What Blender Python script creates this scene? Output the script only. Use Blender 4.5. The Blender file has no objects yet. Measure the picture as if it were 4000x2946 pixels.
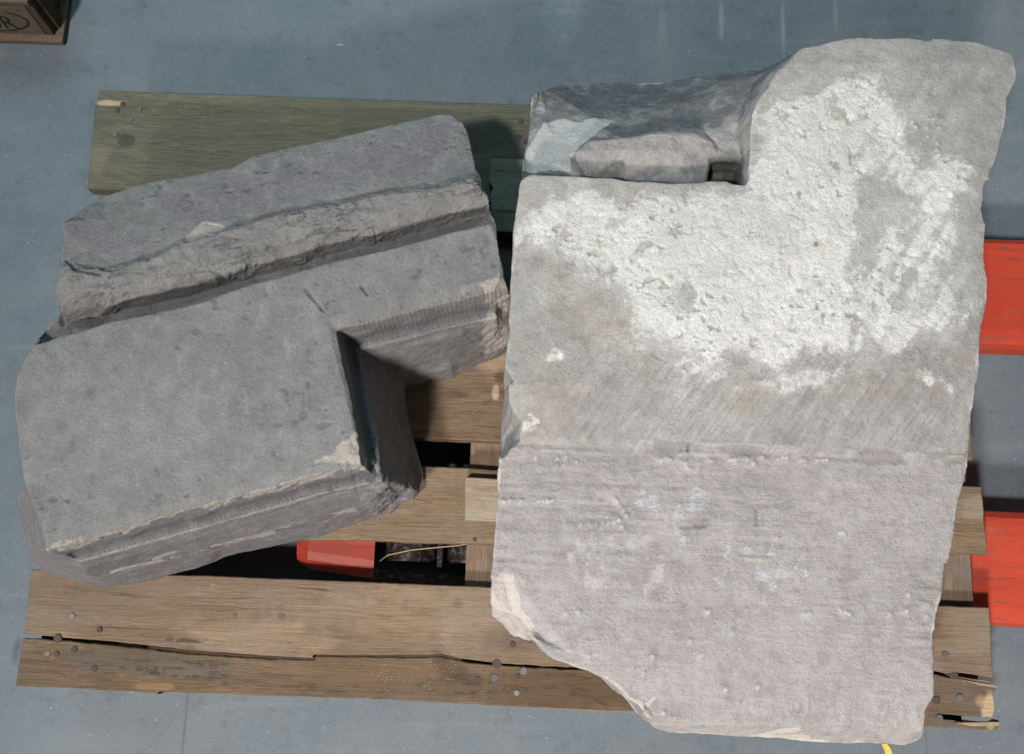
import bpy, bmesh, math, random
import numpy as np
from mathutils import Vector, Matrix
from mathutils.geometry import delaunay_2d_cdt

random.seed(7)
scene = bpy.context.scene
C = scene.collection

# ------------------------------------------------------------------ camera
CAM = np.array([0.59346535, 0.08980488, 1.51274381])
VIEW = np.array([-0.0018948, 0.22848429, -0.97354576])
RIGHT = np.array([0.99939379, 0.03427621, 0.00609927])
VIEW /= np.linalg.norm(VIEW)
RIGHT -= VIEW * RIGHT.dot(VIEW); RIGHT /= np.linalg.norm(RIGHT)
DOWN = np.cross(VIEW, RIGHT)
FPX = 4200.0
cd = bpy.data.cameras.new("camera")
cam = bpy.data.objects.new("camera", cd); C.objects.link(cam)
cd.sensor_width = 36.0; cd.lens = FPX / 4000.0 * 36.0
cd.clip_start = 0.01; cd.clip_end = 100
m = Matrix.Identity(4)
for r in range(3):
    m[r][0] = RIGHT[r]; m[r][1] = -DOWN[r]; m[r][2] = -VIEW[r]; m[r][3] = CAM[r]
cam.matrix_world = m
scene.camera = cam

# ------------------------------------------------------------------ light
world = bpy.data.worlds.new("World"); scene.world = world
world.use_nodes = True
bg = world.node_tree.nodes["Background"]
bg.inputs[0].default_value = (0.74, 0.88, 1.0, 1); bg.inputs[1].default_value = 0.085
scene.view_settings.view_transform = 'Standard'
scene.view_settings.look = 'None'
scene.view_settings.exposure = 0.0
scene.view_settings.gamma = 1.0

def area(name, loc, target, size, power, col, size_y=None):
    l = bpy.data.lights.new(name, 'AREA'); l.energy = power; l.color = col
    l.shape = 'RECTANGLE' if size_y else 'DISK'; l.size = size
    if size_y: l.size_y = size_y
    o = bpy.data.objects.new(name, l); C.objects.link(o)
    o.location = loc
    o.rotation_euler = (Vector(target) - Vector(loc)).to_track_quat('-Z', 'Y').to_euler()
    return o
area("key_lamp", (-1.4, -2.1, 6.0), (0.65, 0.3, 0.1), 0.50, 380, (1.0, 0.955, 0.91))
sl = bpy.data.lights.new("front_lamp", 'SPOT'); sl.energy = 640; sl.color = (1.0, 0.95, 0.91)
sl.spot_size = math.radians(36); sl.spot_blend = 1.0; sl.shadow_soft_size = 0.2
so = bpy.data.objects.new("front_lamp", sl); C.objects.link(so); so.location = (-0.25, -2.7, 3.1)
so.rotation_euler = (Vector((0.85, -0.02, 0.1)) - so.location).to_track_quat('-Z', 'Y').to_euler()
area("back_window", (-0.7, 3.2, 3.0), (0.6, 0.4, 0.1), 2.0, 52, (0.45, 0.80, 1.0), 1.4)

# ------------------------------------------------------------------ numbers
def W(px, py, z):
    """image pixel projected through the fitted camera onto an assumed height z"""
    d = VIEW + RIGHT * ((px - 2000) / FPX) + DOWN * ((py - 1473) / FPX)
    t = (z - CAM[2]) / d[2]
    return CAM + d * t
S = 4000 / 2243.0
def WD(x, y, z): return W(x * S, y * S, z)

def _hash(ix, iy, iz, seed):
    n = (ix.astype(np.uint32) * np.uint32(374761393) + iy.astype(np.uint32) * np.uint32(668265263)
         + iz.astype(np.uint32) * np.uint32(2147483647) + np.uint32(seed * 974711 + 12345))
    n = (n ^ (n >> np.uint32(13))) * np.uint32(1274126177)
    n = (n ^ (n >> np.uint32(15))) * np.uint32(2246822519)
    n = n ^ (n >> np.uint32(16))
    return n.astype(np.float64) / 4294967295.0 * 2 - 1
def vnoise(P, seed=0):
    i = np.floor(P).astype(np.int64); f = P - i
    f = f * f * f * (f * (f * 6 - 15) + 10)
    i = i + 100000
    r = 0
    for dx in (0, 1):
        for dy in (0, 1):
            for dz in (0, 1):
                w = ((f[:, 0] if dx else 1 - f[:, 0]) * (f[:, 1] if dy else 1 - f[:, 1])
                     * (f[:, 2] if dz else 1 - f[:, 2]))
                r = r + w * _hash(i[:, 0] + dx, i[:, 1] + dy, i[:, 2] + dz, seed)
    return r
def fbm(P, scale, octs=4, seed=0, gain=0.5):
    """scale = size of the largest lumps in metres; result about -1..1"""
    Q = P / scale; a = 1.0; s = 0; t = 0
    for k in range(octs):
        s = s + a * vnoise(Q * (2.03 ** k) + 17.3 * k, seed + k); t += a; a *= gain
    return s / t * 1.6
def sstep(a, b, x):
    t = np.clip((x - a) / (b - a), 0, 1); return t * t * (3 - 2 * t)
def sd_poly(P, poly):
    """signed distance to polygon, positive inside (2-D)"""
    poly = np.asarray(poly); d = np.full(len(P), 1e9); ins = np.zeros(len(P), bool)
    n = len(poly)
    for k in range(n):
        a = poly[k]; b = poly[(k + 1) % n]; e = b - a
        w = P - a
        t = np.clip((w @ e) / max(e @ e, 1e-12), 0, 1)
        q = w - t[:, None] * e
        d = np.minimum(d, (q * q).sum(1))
        c = ((a[1] <= P[:, 1]) & (b[1] > P[:, 1])) | ((b[1] <= P[:, 1]) & (a[1] > P[:, 1]))
        if c.any():
            xi = a[0] + (P[:, 1] - a[1]) / (b[1] - a[1] + 1e-15) * e[0]
            ins ^= c & (P[:, 0] < xi)
    return np.where(ins, 1, -1) * np.sqrt(d)
def d_line(P, line):
    line = np.asarray(line); d = np.full(len(P), 1e9)
    for k in range(len(line) - 1):
        a = line[k]; e = line[k + 1] - a; w = P - a
        t = np.clip((w @ e) / max(e @ e, 1e-12), 0, 1)
        q = w - t[:, None] * e; d = np.minimum(d, (q * q).sum(1))
    return np.sqrt(d)
def XY(pts, z): return np.array([WD(x, y, z)[:2] for x, y in pts])

# ------------------------------------------------------------------ nodes
class NT:
    def __init__(s, name):
        s.m = bpy.data.materials.new(name); s.m.use_nodes = True
        s.t = s.m.node_tree; s.t.nodes.clear()
        s.out = s.t.nodes.new('ShaderNodeOutputMaterial')
        s.b = s.t.nodes.new('ShaderNodeBsdfPrincipled')
        s.t.links.new(s.b.outputs[0], s.out.inputs[0])
        s.tc = s.t.nodes.new('ShaderNodeTexCoord')
    def L(s, a, b): s.t.links.new(a, b)
    def val(s, sock, v):
        if hasattr(v, 'is_output') or isinstance(v, bpy.types.NodeSocket): s.L(v, sock)
        else: sock.default_value = v
    def mapping(s, scale=(1, 1, 1), rot=(0, 0, 0), loc=(0, 0, 0), vec=None):
        n = s.t.nodes.new('ShaderNodeMapping'); s.L(vec or s.tc.outputs['Object'], n.inputs[0])
        n.inputs['Scale'].default_value = scale; n.inputs['Rotation'].default_value = rot
        n.inputs['Location'].default_value = loc
        return n.outputs[0]
    def noise(s, scale, detail=4, rough=0.55, vec=None, dist=0.0, out='Fac'):
        n = s.t.nodes.new('ShaderNodeTexNoise'); s.L(vec or s.tc.outputs['Object'], n.inputs['Vector'])
        n.inputs['Scale'].default_value = scale; n.inputs['Detail'].default_value = detail
        n.inputs['Roughness'].default_value = rough; n.inputs['Distortion'].default_value = dist
        return n.outputs[out]
    def voro(s, scale, vec=None, feature='F1', out='Distance'):
        n = s.t.nodes.new('ShaderNodeTexVoronoi'); s.L(vec or s.tc.outputs['Object'], n.inputs['Vector'])
        n.feature = feature; n.inputs['Scale'].default_value = scale
        return n.outputs[out]
    def ramp(s, fac, a, b, interp='LINEAR'):
        n = s.t.nodes.new('ShaderNodeMapRange'); s.L(fac, n.inputs[0])
        n.inputs[1].default_value = a; n.inputs[2].default_value = b
        n.interpolation_type = 'SMOOTHSTEP' if interp == 'S' else 'LINEAR'
        return n.outputs[0]
    def math(s, op, a, b=0.0, clamp=False):
        n = s.t.nodes.new('ShaderNodeMath'); n.operation = op; n.use_clamp = clamp
        s.val(n.inputs[0], a); s.val(n.inputs[1], b); return n.outputs[0]
    def mix(s, fac, a, b, mode='MIX'):
        n = s.t.nodes.new('ShaderNodeMix'); n.data_type = 'RGBA'; n.blend_type = mode
        s.val(n.inputs['Factor'], fac)
        for i, v in ((6, a), (7, b)):
            if isinstance(v, tuple): n.inputs[i].default_value = (v[0], v[1], v[2], 1)
            else: s.L(v, n.inputs[i])
        return n.outputs[2]
    def attr(s, name):
        n = s.t.nodes.new('ShaderNodeAttribute'); n.attribute_name = name; return n.outputs['Fac']
    def bump(s, h, strength, dist, prev=None):
        n = s.t.nodes.new('ShaderNodeBump'); s.L(h, n.inputs['Height'])
        n.inputs['Strength'].default_value = strength; n.inputs['Distance'].default_value = dist
        if prev is not None: s.L(prev, n.inputs['Normal'])
        return n.outputs[0]
    def finish(s, col, rough=0.85, normal=None, metallic=0.0, spec=0.3):
        if isinstance(col, tuple): s.b.inputs['Base Color'].default_value = (*col, 1)
        else: s.L(col, s.b.inputs['Base Color'])
        s.val(s.b.inputs['Roughness'], rough)
        s.b.inputs['Metallic'].default_value = metallic
        s.b.inputs['Specular IOR Level'].default_value = spec
        if normal is not None: s.L(normal, s.b.inputs['Normal'])
        return s.m
    def spot(s, x, y, rx, ry, soft=0.4, wob=0.25, wscale=60):
        """1 inside an irregular ellipse on the surface, 0 outside"""
        v = s.t.nodes.new('ShaderNodeVectorMath'); v.operation = 'SUBTRACT'
        s.L(s.tc.outputs['Object'], v.inputs[0]); v.inputs[1].default_value = (x, y, 0)
        w = s.t.nodes.new('ShaderNodeVectorMath'); w.operation = 'MULTIPLY'
        s.L(v.outputs[0], w.inputs[0]); w.inputs[1].default_value = (1 / rx, 1 / ry, 0)
        l = s.t.nodes.new('ShaderNodeVectorMath'); l.operation = 'LENGTH'; s.L(w.outputs[0], l.inputs[0])
        d = l.outputs['Value']
        if wob:
            nz = s.noise(wscale, 3); d = s.math('ADD', d, s.math('MULTIPLY', s.math('SUBTRACT', nz, 0.5), wob * 3))
        return s.ramp(d, 1.0, 1.0 - soft, 'S'), d

# ------------------------------------------------------------------ objects
def tag(o, label=None, cat=None, group=None, kind=None):
    if label: o['label'] = label
    if cat: o['category'] = cat
    if group: o['group'] = group
    if kind: o['kind'] = kind
    return o
def link(name, me, mat=None, parent=None):
    o = bpy.data.objects.new(name, me); C.objects.link(o)
    if mat: me.materials.append(mat)
    if parent: o.parent = parent
    return o
def empty(name, loc=(0, 0, 0)):
    o = bpy.data.objects.new(name, None); C.objects.link(o); o.location = loc
    o.empty_display_size = 0.05
    return o
def from_bm(name, bm, mat=None, parent=None, smooth=False):
    bmesh.ops.recalc_face_normals(bm, faces=bm.faces)
    me = bpy.data.meshes.new(name); bm.to_mesh(me); bm.free()
    if smooth: me.polygons.foreach_set('use_smooth', [True] * len(me.polygons))
    return link(name, me, mat, parent)
def prism(outline, z0, z1, bevel=0.0012):
    """closed prism with a small worn arris along the top edge"""
    bm = bmesh.new(); n = len(outline)
    P = [Vector((p[0], p[1])) for p in outline]
    area2 = sum(P[i].x * P[(i + 1) % n].y - P[(i + 1) % n].x * P[i].y for i in range(n))
    if area2 < 0: P.reverse()
    ins = []
    for i in range(n):
        a = (P[i] - P[i - 1]); b = (P[(i + 1) % n] - P[i])
        t = (a.normalized() + b.normalized())
        t = t.normalized() if t.length > 1e-6 else a.normalized()
        ins.append(P[i] + Vector((-t.y, t.x)) * bevel)
    lo = [bm.verts.new((p.x, p.y, z0)) for p in P]
    mi = [bm.verts.new((p.x, p.y, z1 - bevel)) for p in P]
    hi = [bm.verts.new((p.x, p.y, z1)) for p in ins]
    for i in range(n):
        j = (i + 1) % n
        bm.faces.new((lo[i], lo[j], mi[j], mi[i])); bm.faces.new((mi[i], mi[j], hi[j], hi[i]))
    bm.faces.new(hi); bm.faces.new(lo[::-1])
    bmesh.ops.triangulate(bm, faces=[f for f in bm.faces if len(f.verts) > 4])
    return bm
def box(bm, x0, x1, y0, y1, z0, z1, bev=0.0015):
    r = bmesh.ops.create_cube(bm, size=1.0)
    vs = r['verts']
    for v in vs:
        v.co = Vector((x0 + (v.co.x + .5) * (x1 - x0), y0 + (v.co.y + .5) * (y1 - y0), z0 + (v.co.z + .5) * (z1 - z0)))
    if bev:
        es = list({e for v in vs for e in v.link_edges})
        bmesh.ops.bevel(bm, geom=es, offset=bev, segments=2, affect='EDGES', profile=0.5)

# ================================================================== FLOOR
def floor_material():
    t = NT("painted_floor")
    a = t.noise(1.3, 5, 0.6); b = t.noise(7, 6, 0.65); g = t.noise(420, 3, 0.7)
    col = t.mix(t.ramp(a, 0.35, 0.65), (0.072, 0.112, 0.138), (0.112, 0.146, 0.170))
    col = t.mix(t.ramp(b, 0.35, 0.72), col, (0.145, 0.168, 0.188))
    streak = t.noise(5, 5, 0.6, vec=t.mapping((1, 7, 1), (0, 0, 0.3)))
    col = t.mix(t.math('MULTIPLY', t.ramp(streak, 0.58, 0.75), 0.45), col, (0.21, 0.225, 0.235))
    dirt = t.noise(3.2, 7, 0.72, vec=t.mapping((1, 1, 1), loc=(5, 3, 0)))
    col = t.mix(t.math('MULTIPLY', t.ramp(dirt, 0.56, 0.72), 0.5), col, (0.095, 0.098, 0.10))
    w1 = t.t.nodes.new('ShaderNodeTexNoise')
    # hairline scratches and trowel marks
    warp = t.noise(2.2, 4, 0.6, out='Color')
    vv = t.t.nodes.new('ShaderNodeVectorMath'); vv.operation = 'MULTIPLY_ADD'
    t.L(warp, vv.inputs[0]); vv.inputs[1].default_value = (0.35, 0.35, 0); t.L(t.tc.outputs['Object'], vv.inputs[2])
    vc = t.voro(4.6, vec=vv.outputs[0], feature='DISTANCE_TO_EDGE')
    hair = t.math('MULTIPLY', t.ramp(vc, 0.006, 0.0), t.ramp(t.noise(2.5, 2), 0.5, 0.62))
    col = t.mix(t.math('MULTIPLY', hair, 0.16), col, (0.26, 0.28, 0.29))
    mt = t.noise(60, 6, .75); col = t.mix(t.math('MULTIPLY', t.ramp(mt, .52, .70), .45), col, (0.175, 0.20, 0.212))
    mt = t.noise(28, 7, .78, vec=t.mapping((1, 1, 1), loc=(9, 2, 1))); col = t.mix(t.math('MULTIPLY', t.ramp(mt, .54, .70), .62), col, (0.052, 0.066, 0.076))
    mt = t.noise(11, 7, .8, vec=t.mapping((1, 1, 1), loc=(1, 8, 1))); col = t.mix(t.math('MULTIPLY', t.ramp(mt, .56, .66), .25), col, (0.13, 0.12, 0.13))
    fs = t.noise(30, 5, .7, vec=t.mapping((1, 12, 1), (0, 0, 1.1))); col = t.mix(t.math('MULTIPLY', t.ramp(fs, .66, .76), .3), col, (0.26, 0.28, 0.29))
    sp = t.voro(70); sp2 = t.math('MULTIPLY', t.ramp(sp, 0.11, 0.05), t.ramp(t.noise(9, 3), 0.5, 0.6))
    col = t.mix(t.math('MULTIPLY', sp2, 0.8), col, (0.36, 0.38, 0.38))
    sp = t.voro(34, vec=t.mapping((1, 1, 1), loc=(2.1, .7, 0))); sp3 = t.ramp(sp, 0.07, 0.03)
    col = t.mix(t.math('MULTIPLY', sp3, 0.55), col, (0.05, 0.055, 0.06))
    col = t.mix(t.math('MULTIPLY', t.ramp(g, 0.38, 0.68), 0.36), col, (0.22, 0.235, 0.248))
    # long broom and tyre smears towards the far right, as on the painted slab
    for (x, y, rx, ry, s, cc) in SMEARS:
        f, _ = t.spot(x, y, rx, ry, 0.8, 0.35, 30)
        col = t.mix(t.math('MULTIPLY', f, s), col, cc)
    n = t.bump(t.noise(120, 5, 0.6), 0.16, 0.002)
    n = t.bump(t.noise(16, 3, 0.5), 0.25, 0.004, n)
    ro = t.ramp(b, 0.2, 0.8); ro = t.math('ADD', t.math('MULTIPLY', ro, 0.2), 0.52)
    return t.finish(col, ro, n, spec=0.35)
def f0(x, y): return WD(x, y, 0.0)
SMEARS = []
for (x, y, rx, ry, s, c) in [(1580, 45, .006, .055, .55, (.25, .28, .29)), (1715, 60, .005, .07, .5, (.26, .29, .30)),
                             (1830, 30, .006, .06, .4, (.25, .28, .30)), (1450, 60, .012, .05, .35, (.22, .25, .26)),
                             (745, 98, .008, .0025, .7, (.4, .43, .43)), (30, 20, .06, .05, .5, (.07, .075, .07)),
                             (405, 1590, .003, .10, .45, (.06, .065, .07)), (2110, 300, .04, .1, .25, (.2, .2, .205)),
                             (2030, 1645, .0015, .05, .5, (.05, .055, .06)), (180, 1630, .1, .03, .25, (.21, .22, .22)),
                             (37, 1420, .008, .03, .5, (.03, .04, .045)), (2200, 1500, .05, .08, .3, (.19, .20, .20))]:
    p = f0(x, y); SMEARS.append((p[0], p[1], rx, ry, s, c))
bm = bmesh.new(); box(bm, -4, 5.4, -4.5, 5.5, -0.05, 0, 0)
tag(from_bm("floor", bm, floor_material()), kind='structure')

# yellow marking tape on the floor below the large stone
t = NT("yellow_tape"); tm = t.finish(t.mix(t.ramp(t.noise(220, 4), .4, .7), (0.75, 0.58, 0.06), (0.5, 0.42, 0.12)), 0.6)
pts = [f0(*p)[:2] for p in [(1931, 1629), (1943, 1629), (1951, 1641), (1962, 1668), (1946, 1670), (1938, 1647)]]
tag(from_bm("floor_tape", prism(pts, 0.0, 0.0006, 0.0002), tm),
    "short scrap of yellow marking tape stuck on the grey floor below the large stone", "tape")

# ================================================================== WOOD
def wood(name, base, dark, pale, spots=(), knots=(), flecks=(), grey=0.3, seed=0.0, along='X', rough_saw=0.0, bs=1.0):
    t = NT(name)
    sc = (1, 9, 9) if along == 'X' else (9, 1, 9)
    warp = t.noise(3.5, 3, 0.5, vec=t.mapping((1, 1, 1), loc=(seed, seed, 0)), out='Color')
    vv = t.t.nodes.new('ShaderNodeVectorMath'); vv.operation = 'MULTIPLY_ADD'
    t.L(warp, vv.inputs[0]); vv.inputs[1].default_value = (0.0, 0.02, 0) if along == 'X' else (0.02, 0, 0)
    t.L(t.tc.outputs['Object'], vv.inputs[2])
    vec = vv.outputs[0]
    kd = None
    for (x, y, r) in knots:      # the grain flows round each knot
        _, d = t.spot(x, y, r * 3.2, r * 1.6, 0.9, 0.12, 40)
        f = t.ramp(d, 1.0, 0.2, 'S')
        sub = t.t.nodes.new('ShaderNodeVectorMath'); sub.operation = 'SUBTRACT'
        t.L(t.tc.outputs['Object'], sub.inputs[0]); sub.inputs[1].default_value = (x, y, 0)
        sc2 = t.t.nodes.new('ShaderNodeVectorMath'); sc2.operation = 'MULTIPLY'
        t.L(sub.outputs[0], sc2.inputs[0]); sc2.inputs[1].default_value = (0, -0.55, 0) if along == 'X' else (-0.55, 0, 0)
        s3 = t.t.nodes.new('ShaderNodeVectorMath'); s3.operation = 'SCALE'
        t.L(sc2.outputs[0], s3.inputs[0]); t.L(f, s3.inputs['Scale'])
        ad = t.t.nodes.new('ShaderNodeVectorMath'); ad.operation = 'ADD'
        t.L(vec, ad.inputs[0]); t.L(s3.outputs[0], ad.inputs[1]); vec = ad.outputs[0]
    gv = t.mapping(sc, loc=(seed * 3, seed * 7, seed), vec=vec)
    g1 = t.noise(7, 6, 0.62, vec=gv)
    fine = t.mapping(tuple(1 if v == 1 else v * 5 for v in sc), loc=(seed, 0, seed * 2), vec=vec)
    g2 = t.noise(14, 6, 0.7, vec=fine)
    g3 = t.noise(40, 4, 0.75, vec=fine)
    ring = t.noise(9, 1, 0.3, vec=t.mapping(sc if along == 'X' else sc, loc=(seed, seed * 2, 0), vec=vec))
    ringw = t.math('SINE', t.math('MULTIPLY', ring, 70))
    col = t.mix(t.ramp(g1, 0.32, 0.68), dark, base)
    col = t.mix(t.math('MULTIPLY', t.ramp(g2, 0.42, 0.72), 0.75), col, pale)
    col = t.mix(t.math('MULTIPLY', t.ramp(ringw, 0.2, 1.0), 0.16), col, tuple(c * 0.45 for c in dark))
    col = t.mix(t.math('MULTIPLY', t.ramp(g3, 0.60, 0.42), 0.55), col, tuple(c * 0.38 for c in dark))
    bl = t.noise(11, 5, 0.6, vec=t.mapping((1, 1.8, 1), loc=(seed * 5, 1, 0)))
    col = t.mix(t.math('MULTIPLY', t.ramp(bl, 0.45, 0.7), grey), col, tuple(sum(base) / 3 * k for k in (0.98, 0.95, 0.9)))
    dt = t.noise(30, 6, 0.75, vec=t.mapping((1, 2.4, 1), loc=(seed, 4, 0)))
    col = t.mix(t.math('MULTIPLY', t.ramp(dt, 0.58, 0.76), 0.55), col, tuple(c * 0.4 for c in dark))
    crk = t.noise(3.2, 2, 0.4, vec=t.mapping(tuple(1 if v == 1 else v * 2.2 for v in sc), loc=(seed * 2, seed, 0), vec=vec))
    crk = t.ramp(t.math('ABSOLUTE', t.math('SUBTRACT', crk, 0.5)), 0.010, 0.0)
    crk = t.math('MULTIPLY', crk, t.ramp(t.noise(6, 3, .6, vec=t.mapping((1, 1, 1), loc=(seed, seed * 4, 2))), .50, .60))
    col = t.mix(t.math('MULTIPLY', crk, .8), col, tuple(c * 0.22 for c in dark))
    wt = t.noise(5, 4, .6, vec=t.mapping((1, 3, 1) if along == 'X' else (3, 1, 1), loc=(seed * 1.7, 2, 0)))
    col = t.mix(t.math('MULTIPLY', t.ramp(wt, .48, .68), .45), col, tuple(c * 0.62 for c in base))
    scf = t.noise(45, 6, .8, vec=t.mapping((1, 1.4, 1), loc=(seed, 9, 4)))
    col = t.mix(t.math('MULTIPLY', t.ramp(scf, .60, .72), .4), col, tuple(min(1, c * 1.25) for c in pale))
    h = g2
    for (x, y, r) in knots:
        f, d = t.spot(x, y, r, r * 0.85, 0.35, 0.08, 60)
        rg = t.math('SINE', t.math('MULTIPLY', d, 16))
        kc = t.mix(t.ramp(rg, -0.6, 1), tuple(c * 0.38 for c in dark), tuple(c * 0.85 for c in dark))
        col = t.mix(t.math('MULTIPLY', f, 0.8), col, kc)
        ringf = t.math('MULTIPLY', t.ramp(d, 0.8, 1.0), t.ramp(d, 1.25, 1.02))
        col = t.mix(t.math('MULTIPLY', ringf, 0.6), col, tuple(c * 0.25 for c in dark))
    for (x, y, rx, ry, s, c) in spots:
        f, _ = t.spot(x, y, rx, ry, 0.55, 0.4, 45)
        streaky = t.ramp(g2, 0.30, 0.6)
        f = t.math('MULTIPLY', f, t.math('ADD', t.math('MULTIPLY', streaky, 0.6), 0.4))
        col = t.mix(t.math('MULTIPLY', f, s), col, c)
    for (x, y, rx, ry, s) in flecks:
        f, _ = t.spot(x, y, rx, ry, 0.8, 0.35, 25)
        fl = t.ramp(t.noise(16, 6, .72, vec=t.mapping((1, 7, 1), loc=(seed, 2, 1))), .50, .60)
        fl = t.math('MULTIPLY', fl, t.ramp(t.noise(60, 4, .7), .38, .55))
        col = t.mix(t.math('MULTIPLY', t.math('MULTIPLY', f, fl), s), col, (0.045, 0.038, 0.032))
    n = t.bump(g2, 0.6 * bs, 0.0018); n = t.bump(crk, -0.9, 0.002, n)
    n = t.bump(g3, 0.5 * bs, 0.0008, n)
    if rough_saw:
        w = t.noise(34, 2, 0.5, vec=t.mapping((4, 0.5, 1) if along == 'X' else (0.5, 4, 1)))
        n = t.bump(w, rough_saw, 0.0015, n)
    return t.finish(col, 0.86, n, spec=0.18)

pallet = empty("pallet", (0.6, 0.4, 0))
tag(pallet, "weathered wooden pallet carrying both carved stones, its front board split lengthwise", "pallet")
def pchild(name, bm, mat, parent=pallet, **k):
    """mesh given in place coordinates, made a child of a thing"""
    o = from_bm(name, bm, mat)
    o.parent = parent
    root = parent
    o.matrix_parent_inverse = Matrix.Translation(-pallet.location) if parent is pallet else Matrix.Identity(4)
    return o

def edge_pts(a, b, step=0.012, amp=0.0008, seed=0, fray=0.0):
    a = np.array(a[:2]); b = np.array(b[:2]); L = np.linalg.norm(b - a); n = max(2, int(L / step))
    tt = np.linspace(0, 1, n + 1)[:-1]
    P = a + (b - a) * tt[:, None]
    nrm = np.array([-(b - a)[1], (b - a)[0]]) / L
    Q = np.c_[P, np.full(len(P), seed * 1.7)]
    o = fbm(Q, 0.10, 4, seed) * amp
    if fray: o = o + fbm(Q, 0.008, 2, seed + 5) * fray
    o[0] = 0
    return [tuple(p + nrm * d) for p, d in zip(P, o)]
def board_outline(corners, amp=0.001, fray=0.0009, seed=0):
    out = []
    n = len(corners)
    for k in range(n):
        a = np.array(corners[k][:2]); b = np.array(corners[(k + 1) % n][:2])
        endgrain = abs((b - a)[1]) > abs((b - a)[0])
        out += edge_pts(a, b, 0.006 if endgrain else 0.008, amp if not endgrain else amp * .6, seed + k, fray if endgrain else fray * .45)
    return out
ZT = 0.144
def lerp_x(p, q, x):
    t = (x - p[0]) / (q[0] - p[0]); return (x, p[1] + (q[1] - p[1]) * t)
def P_(px, py, z=ZT): return W(px, py, z)

nail_t = NT("nail_steel")
nail_m = nail_t.finish(nail_t.mix(nail_t.ramp(nail_t.noise(900, 3), .4, .65), (0.10, 0.085, 0.08), (0.26, 0.25, 0.25)), 0.6, metallic=0.55)
nail_t = NT("nail_rusty")
nail_r = nail_t.finish(nail_t.mix(nail_t.ramp(nail_t.noise(700, 3), .4, .65), (0.05, 0.035, 0.03), (0.14, 0.10, 0.085)), 0.8, metallic=0.2)
nail_mesh = {}
def nail(px, py, board, r=0.0042, rusty=False, z=ZT, tilt=0.0):
    key = rusty
    if key not in nail_mesh:
        bm = bmesh.new()
        bmesh.ops.create_cone(bm, cap_ends=True, segments=14, radius1=1, radius2=0.82, depth=0.35)
        bmesh.ops.translate(bm, verts=bm.verts, vec=(0, 0, 0.12))
        bmesh.ops.create_cone(bm, cap_ends=True, segments=10, radius1=0.4, radius2=0.4, depth=2.0, matrix=Matrix.Translation((0, 0, -1.0)))
        me = bpy.data.meshes.new("nail"); bm.to_mesh(me); bm.free()
        me.materials.append(nail_r if rusty else nail_m); nail_mesh[key] = me
    o = bpy.data.objects.new("nail", nail_mesh[key]); C.objects.link(o)
    p = W(px * S, py * S, z)
    o.parent = board
    o.matrix_parent_inverse = Matrix.Identity(4)
    o.location = (p[0], p[1], z + 0.0001); o.scale = (r, r, r)
    o.rotation_euler = (random.uniform(-.15, .15) + tilt, random.uniform(-.15, .15), random.uniform(0, 3))
    return o

# --- deck boards -----------------------------------------------------------
wA = lambda x, y: tuple(WD(x, y, ZT)[:2])
# far board
k1 = wA(277, 308)
b1_mat = wood("wood_far_board", (0.171, 0.168, 0.118), (0.100, 0.098, 0.070), (0.246, 0.241, 0.173),
              spots=[(*wA(240, 226), .022, .006, .9, (.55, .42, .27)), (*wA(215, 350), .02, .03, .5, (.24, .21, .15)),
                     (*wA(1060, 300), .08, .02, .5, (.07, .07, .05)), (*wA(700, 225), .3, .01, .4, (.2, .19, .13))],
              knots=[(*k1, .0105)], seed=1.3)
c = [wA(192, 412), lerp_x(P_(339, 736), P_(1500, 790), 1.18), (1.18, .80), wA(1160, 229), wA(214, 197)]
c = [wA(190, 412), (1.192, .655), (1.192, .803), wA(1160, 229), wA(216, 197), wA(217, 208), wA(212, 219), wA(209, 228)]
deck1 = pchild("deck_board", prism(board_outline(c, seed=3), ZT - .022, ZT), b1_mat)
for q in [(257, 243, 0, 1), (306, 240, 0, 0), (286, 263, 0, 0), (253, 295, 0, 0), (270, 228, 0, 1), (1141, 265, 0, 1), (1137, 300, 0, 1), (1152, 310, 0, 1)]:
    nail(q[0], q[1], deck1, 0.0042, bool(q[3]))
# narrow board mostly under the stones
b2 = wood("wood_hidden_board", (0.22, 0.17, 0.12), (0.12, 0.09, 0.06), (0.3, 0.24, 0.17), seed=2.1)
pchild("deck_board", prism(board_outline([(0.005, .515), (1.195, .515), (1.195, .612), (0.005, .612)], seed=9), ZT - .022, ZT), b2)
# middle wide board
b3_mat = wood("wood_middle_board", (0.262, 0.182, 0.117), (0.149, 0.098, 0.061), (0.359, 0.257, 0.167),
              spots=[(*wA(1080, 790), .03, .02, .5, (.5, .36, .23)), (*wA(1085, 860), .006, .012, .8, (.6, .45, .3)),
                     (*wA(1010, 830), .05, .02, .35, (.16, .12, .09))],
              knots=[(*wA(1097, 827), .0075), (*wA(1088, 780), .005)], seed=3.7, flecks=[(*wA(1040, 880), .06, .04, .6)])
yb = lambda x: lerp_x(P_(1700, 1715), P_(3833, 1796), x)
yt = lambda x: lerp_x(P_(1900, 1305), P_(3700, 1372), x)
c = [yb(0.004), yb(.7), yb(1.188), yt(1.190), yt(.7), yt(0.004)]
deck3 = pchild("deck_board", prism(board_outline(c, seed=13), ZT - .022, ZT), b3_mat)
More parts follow.
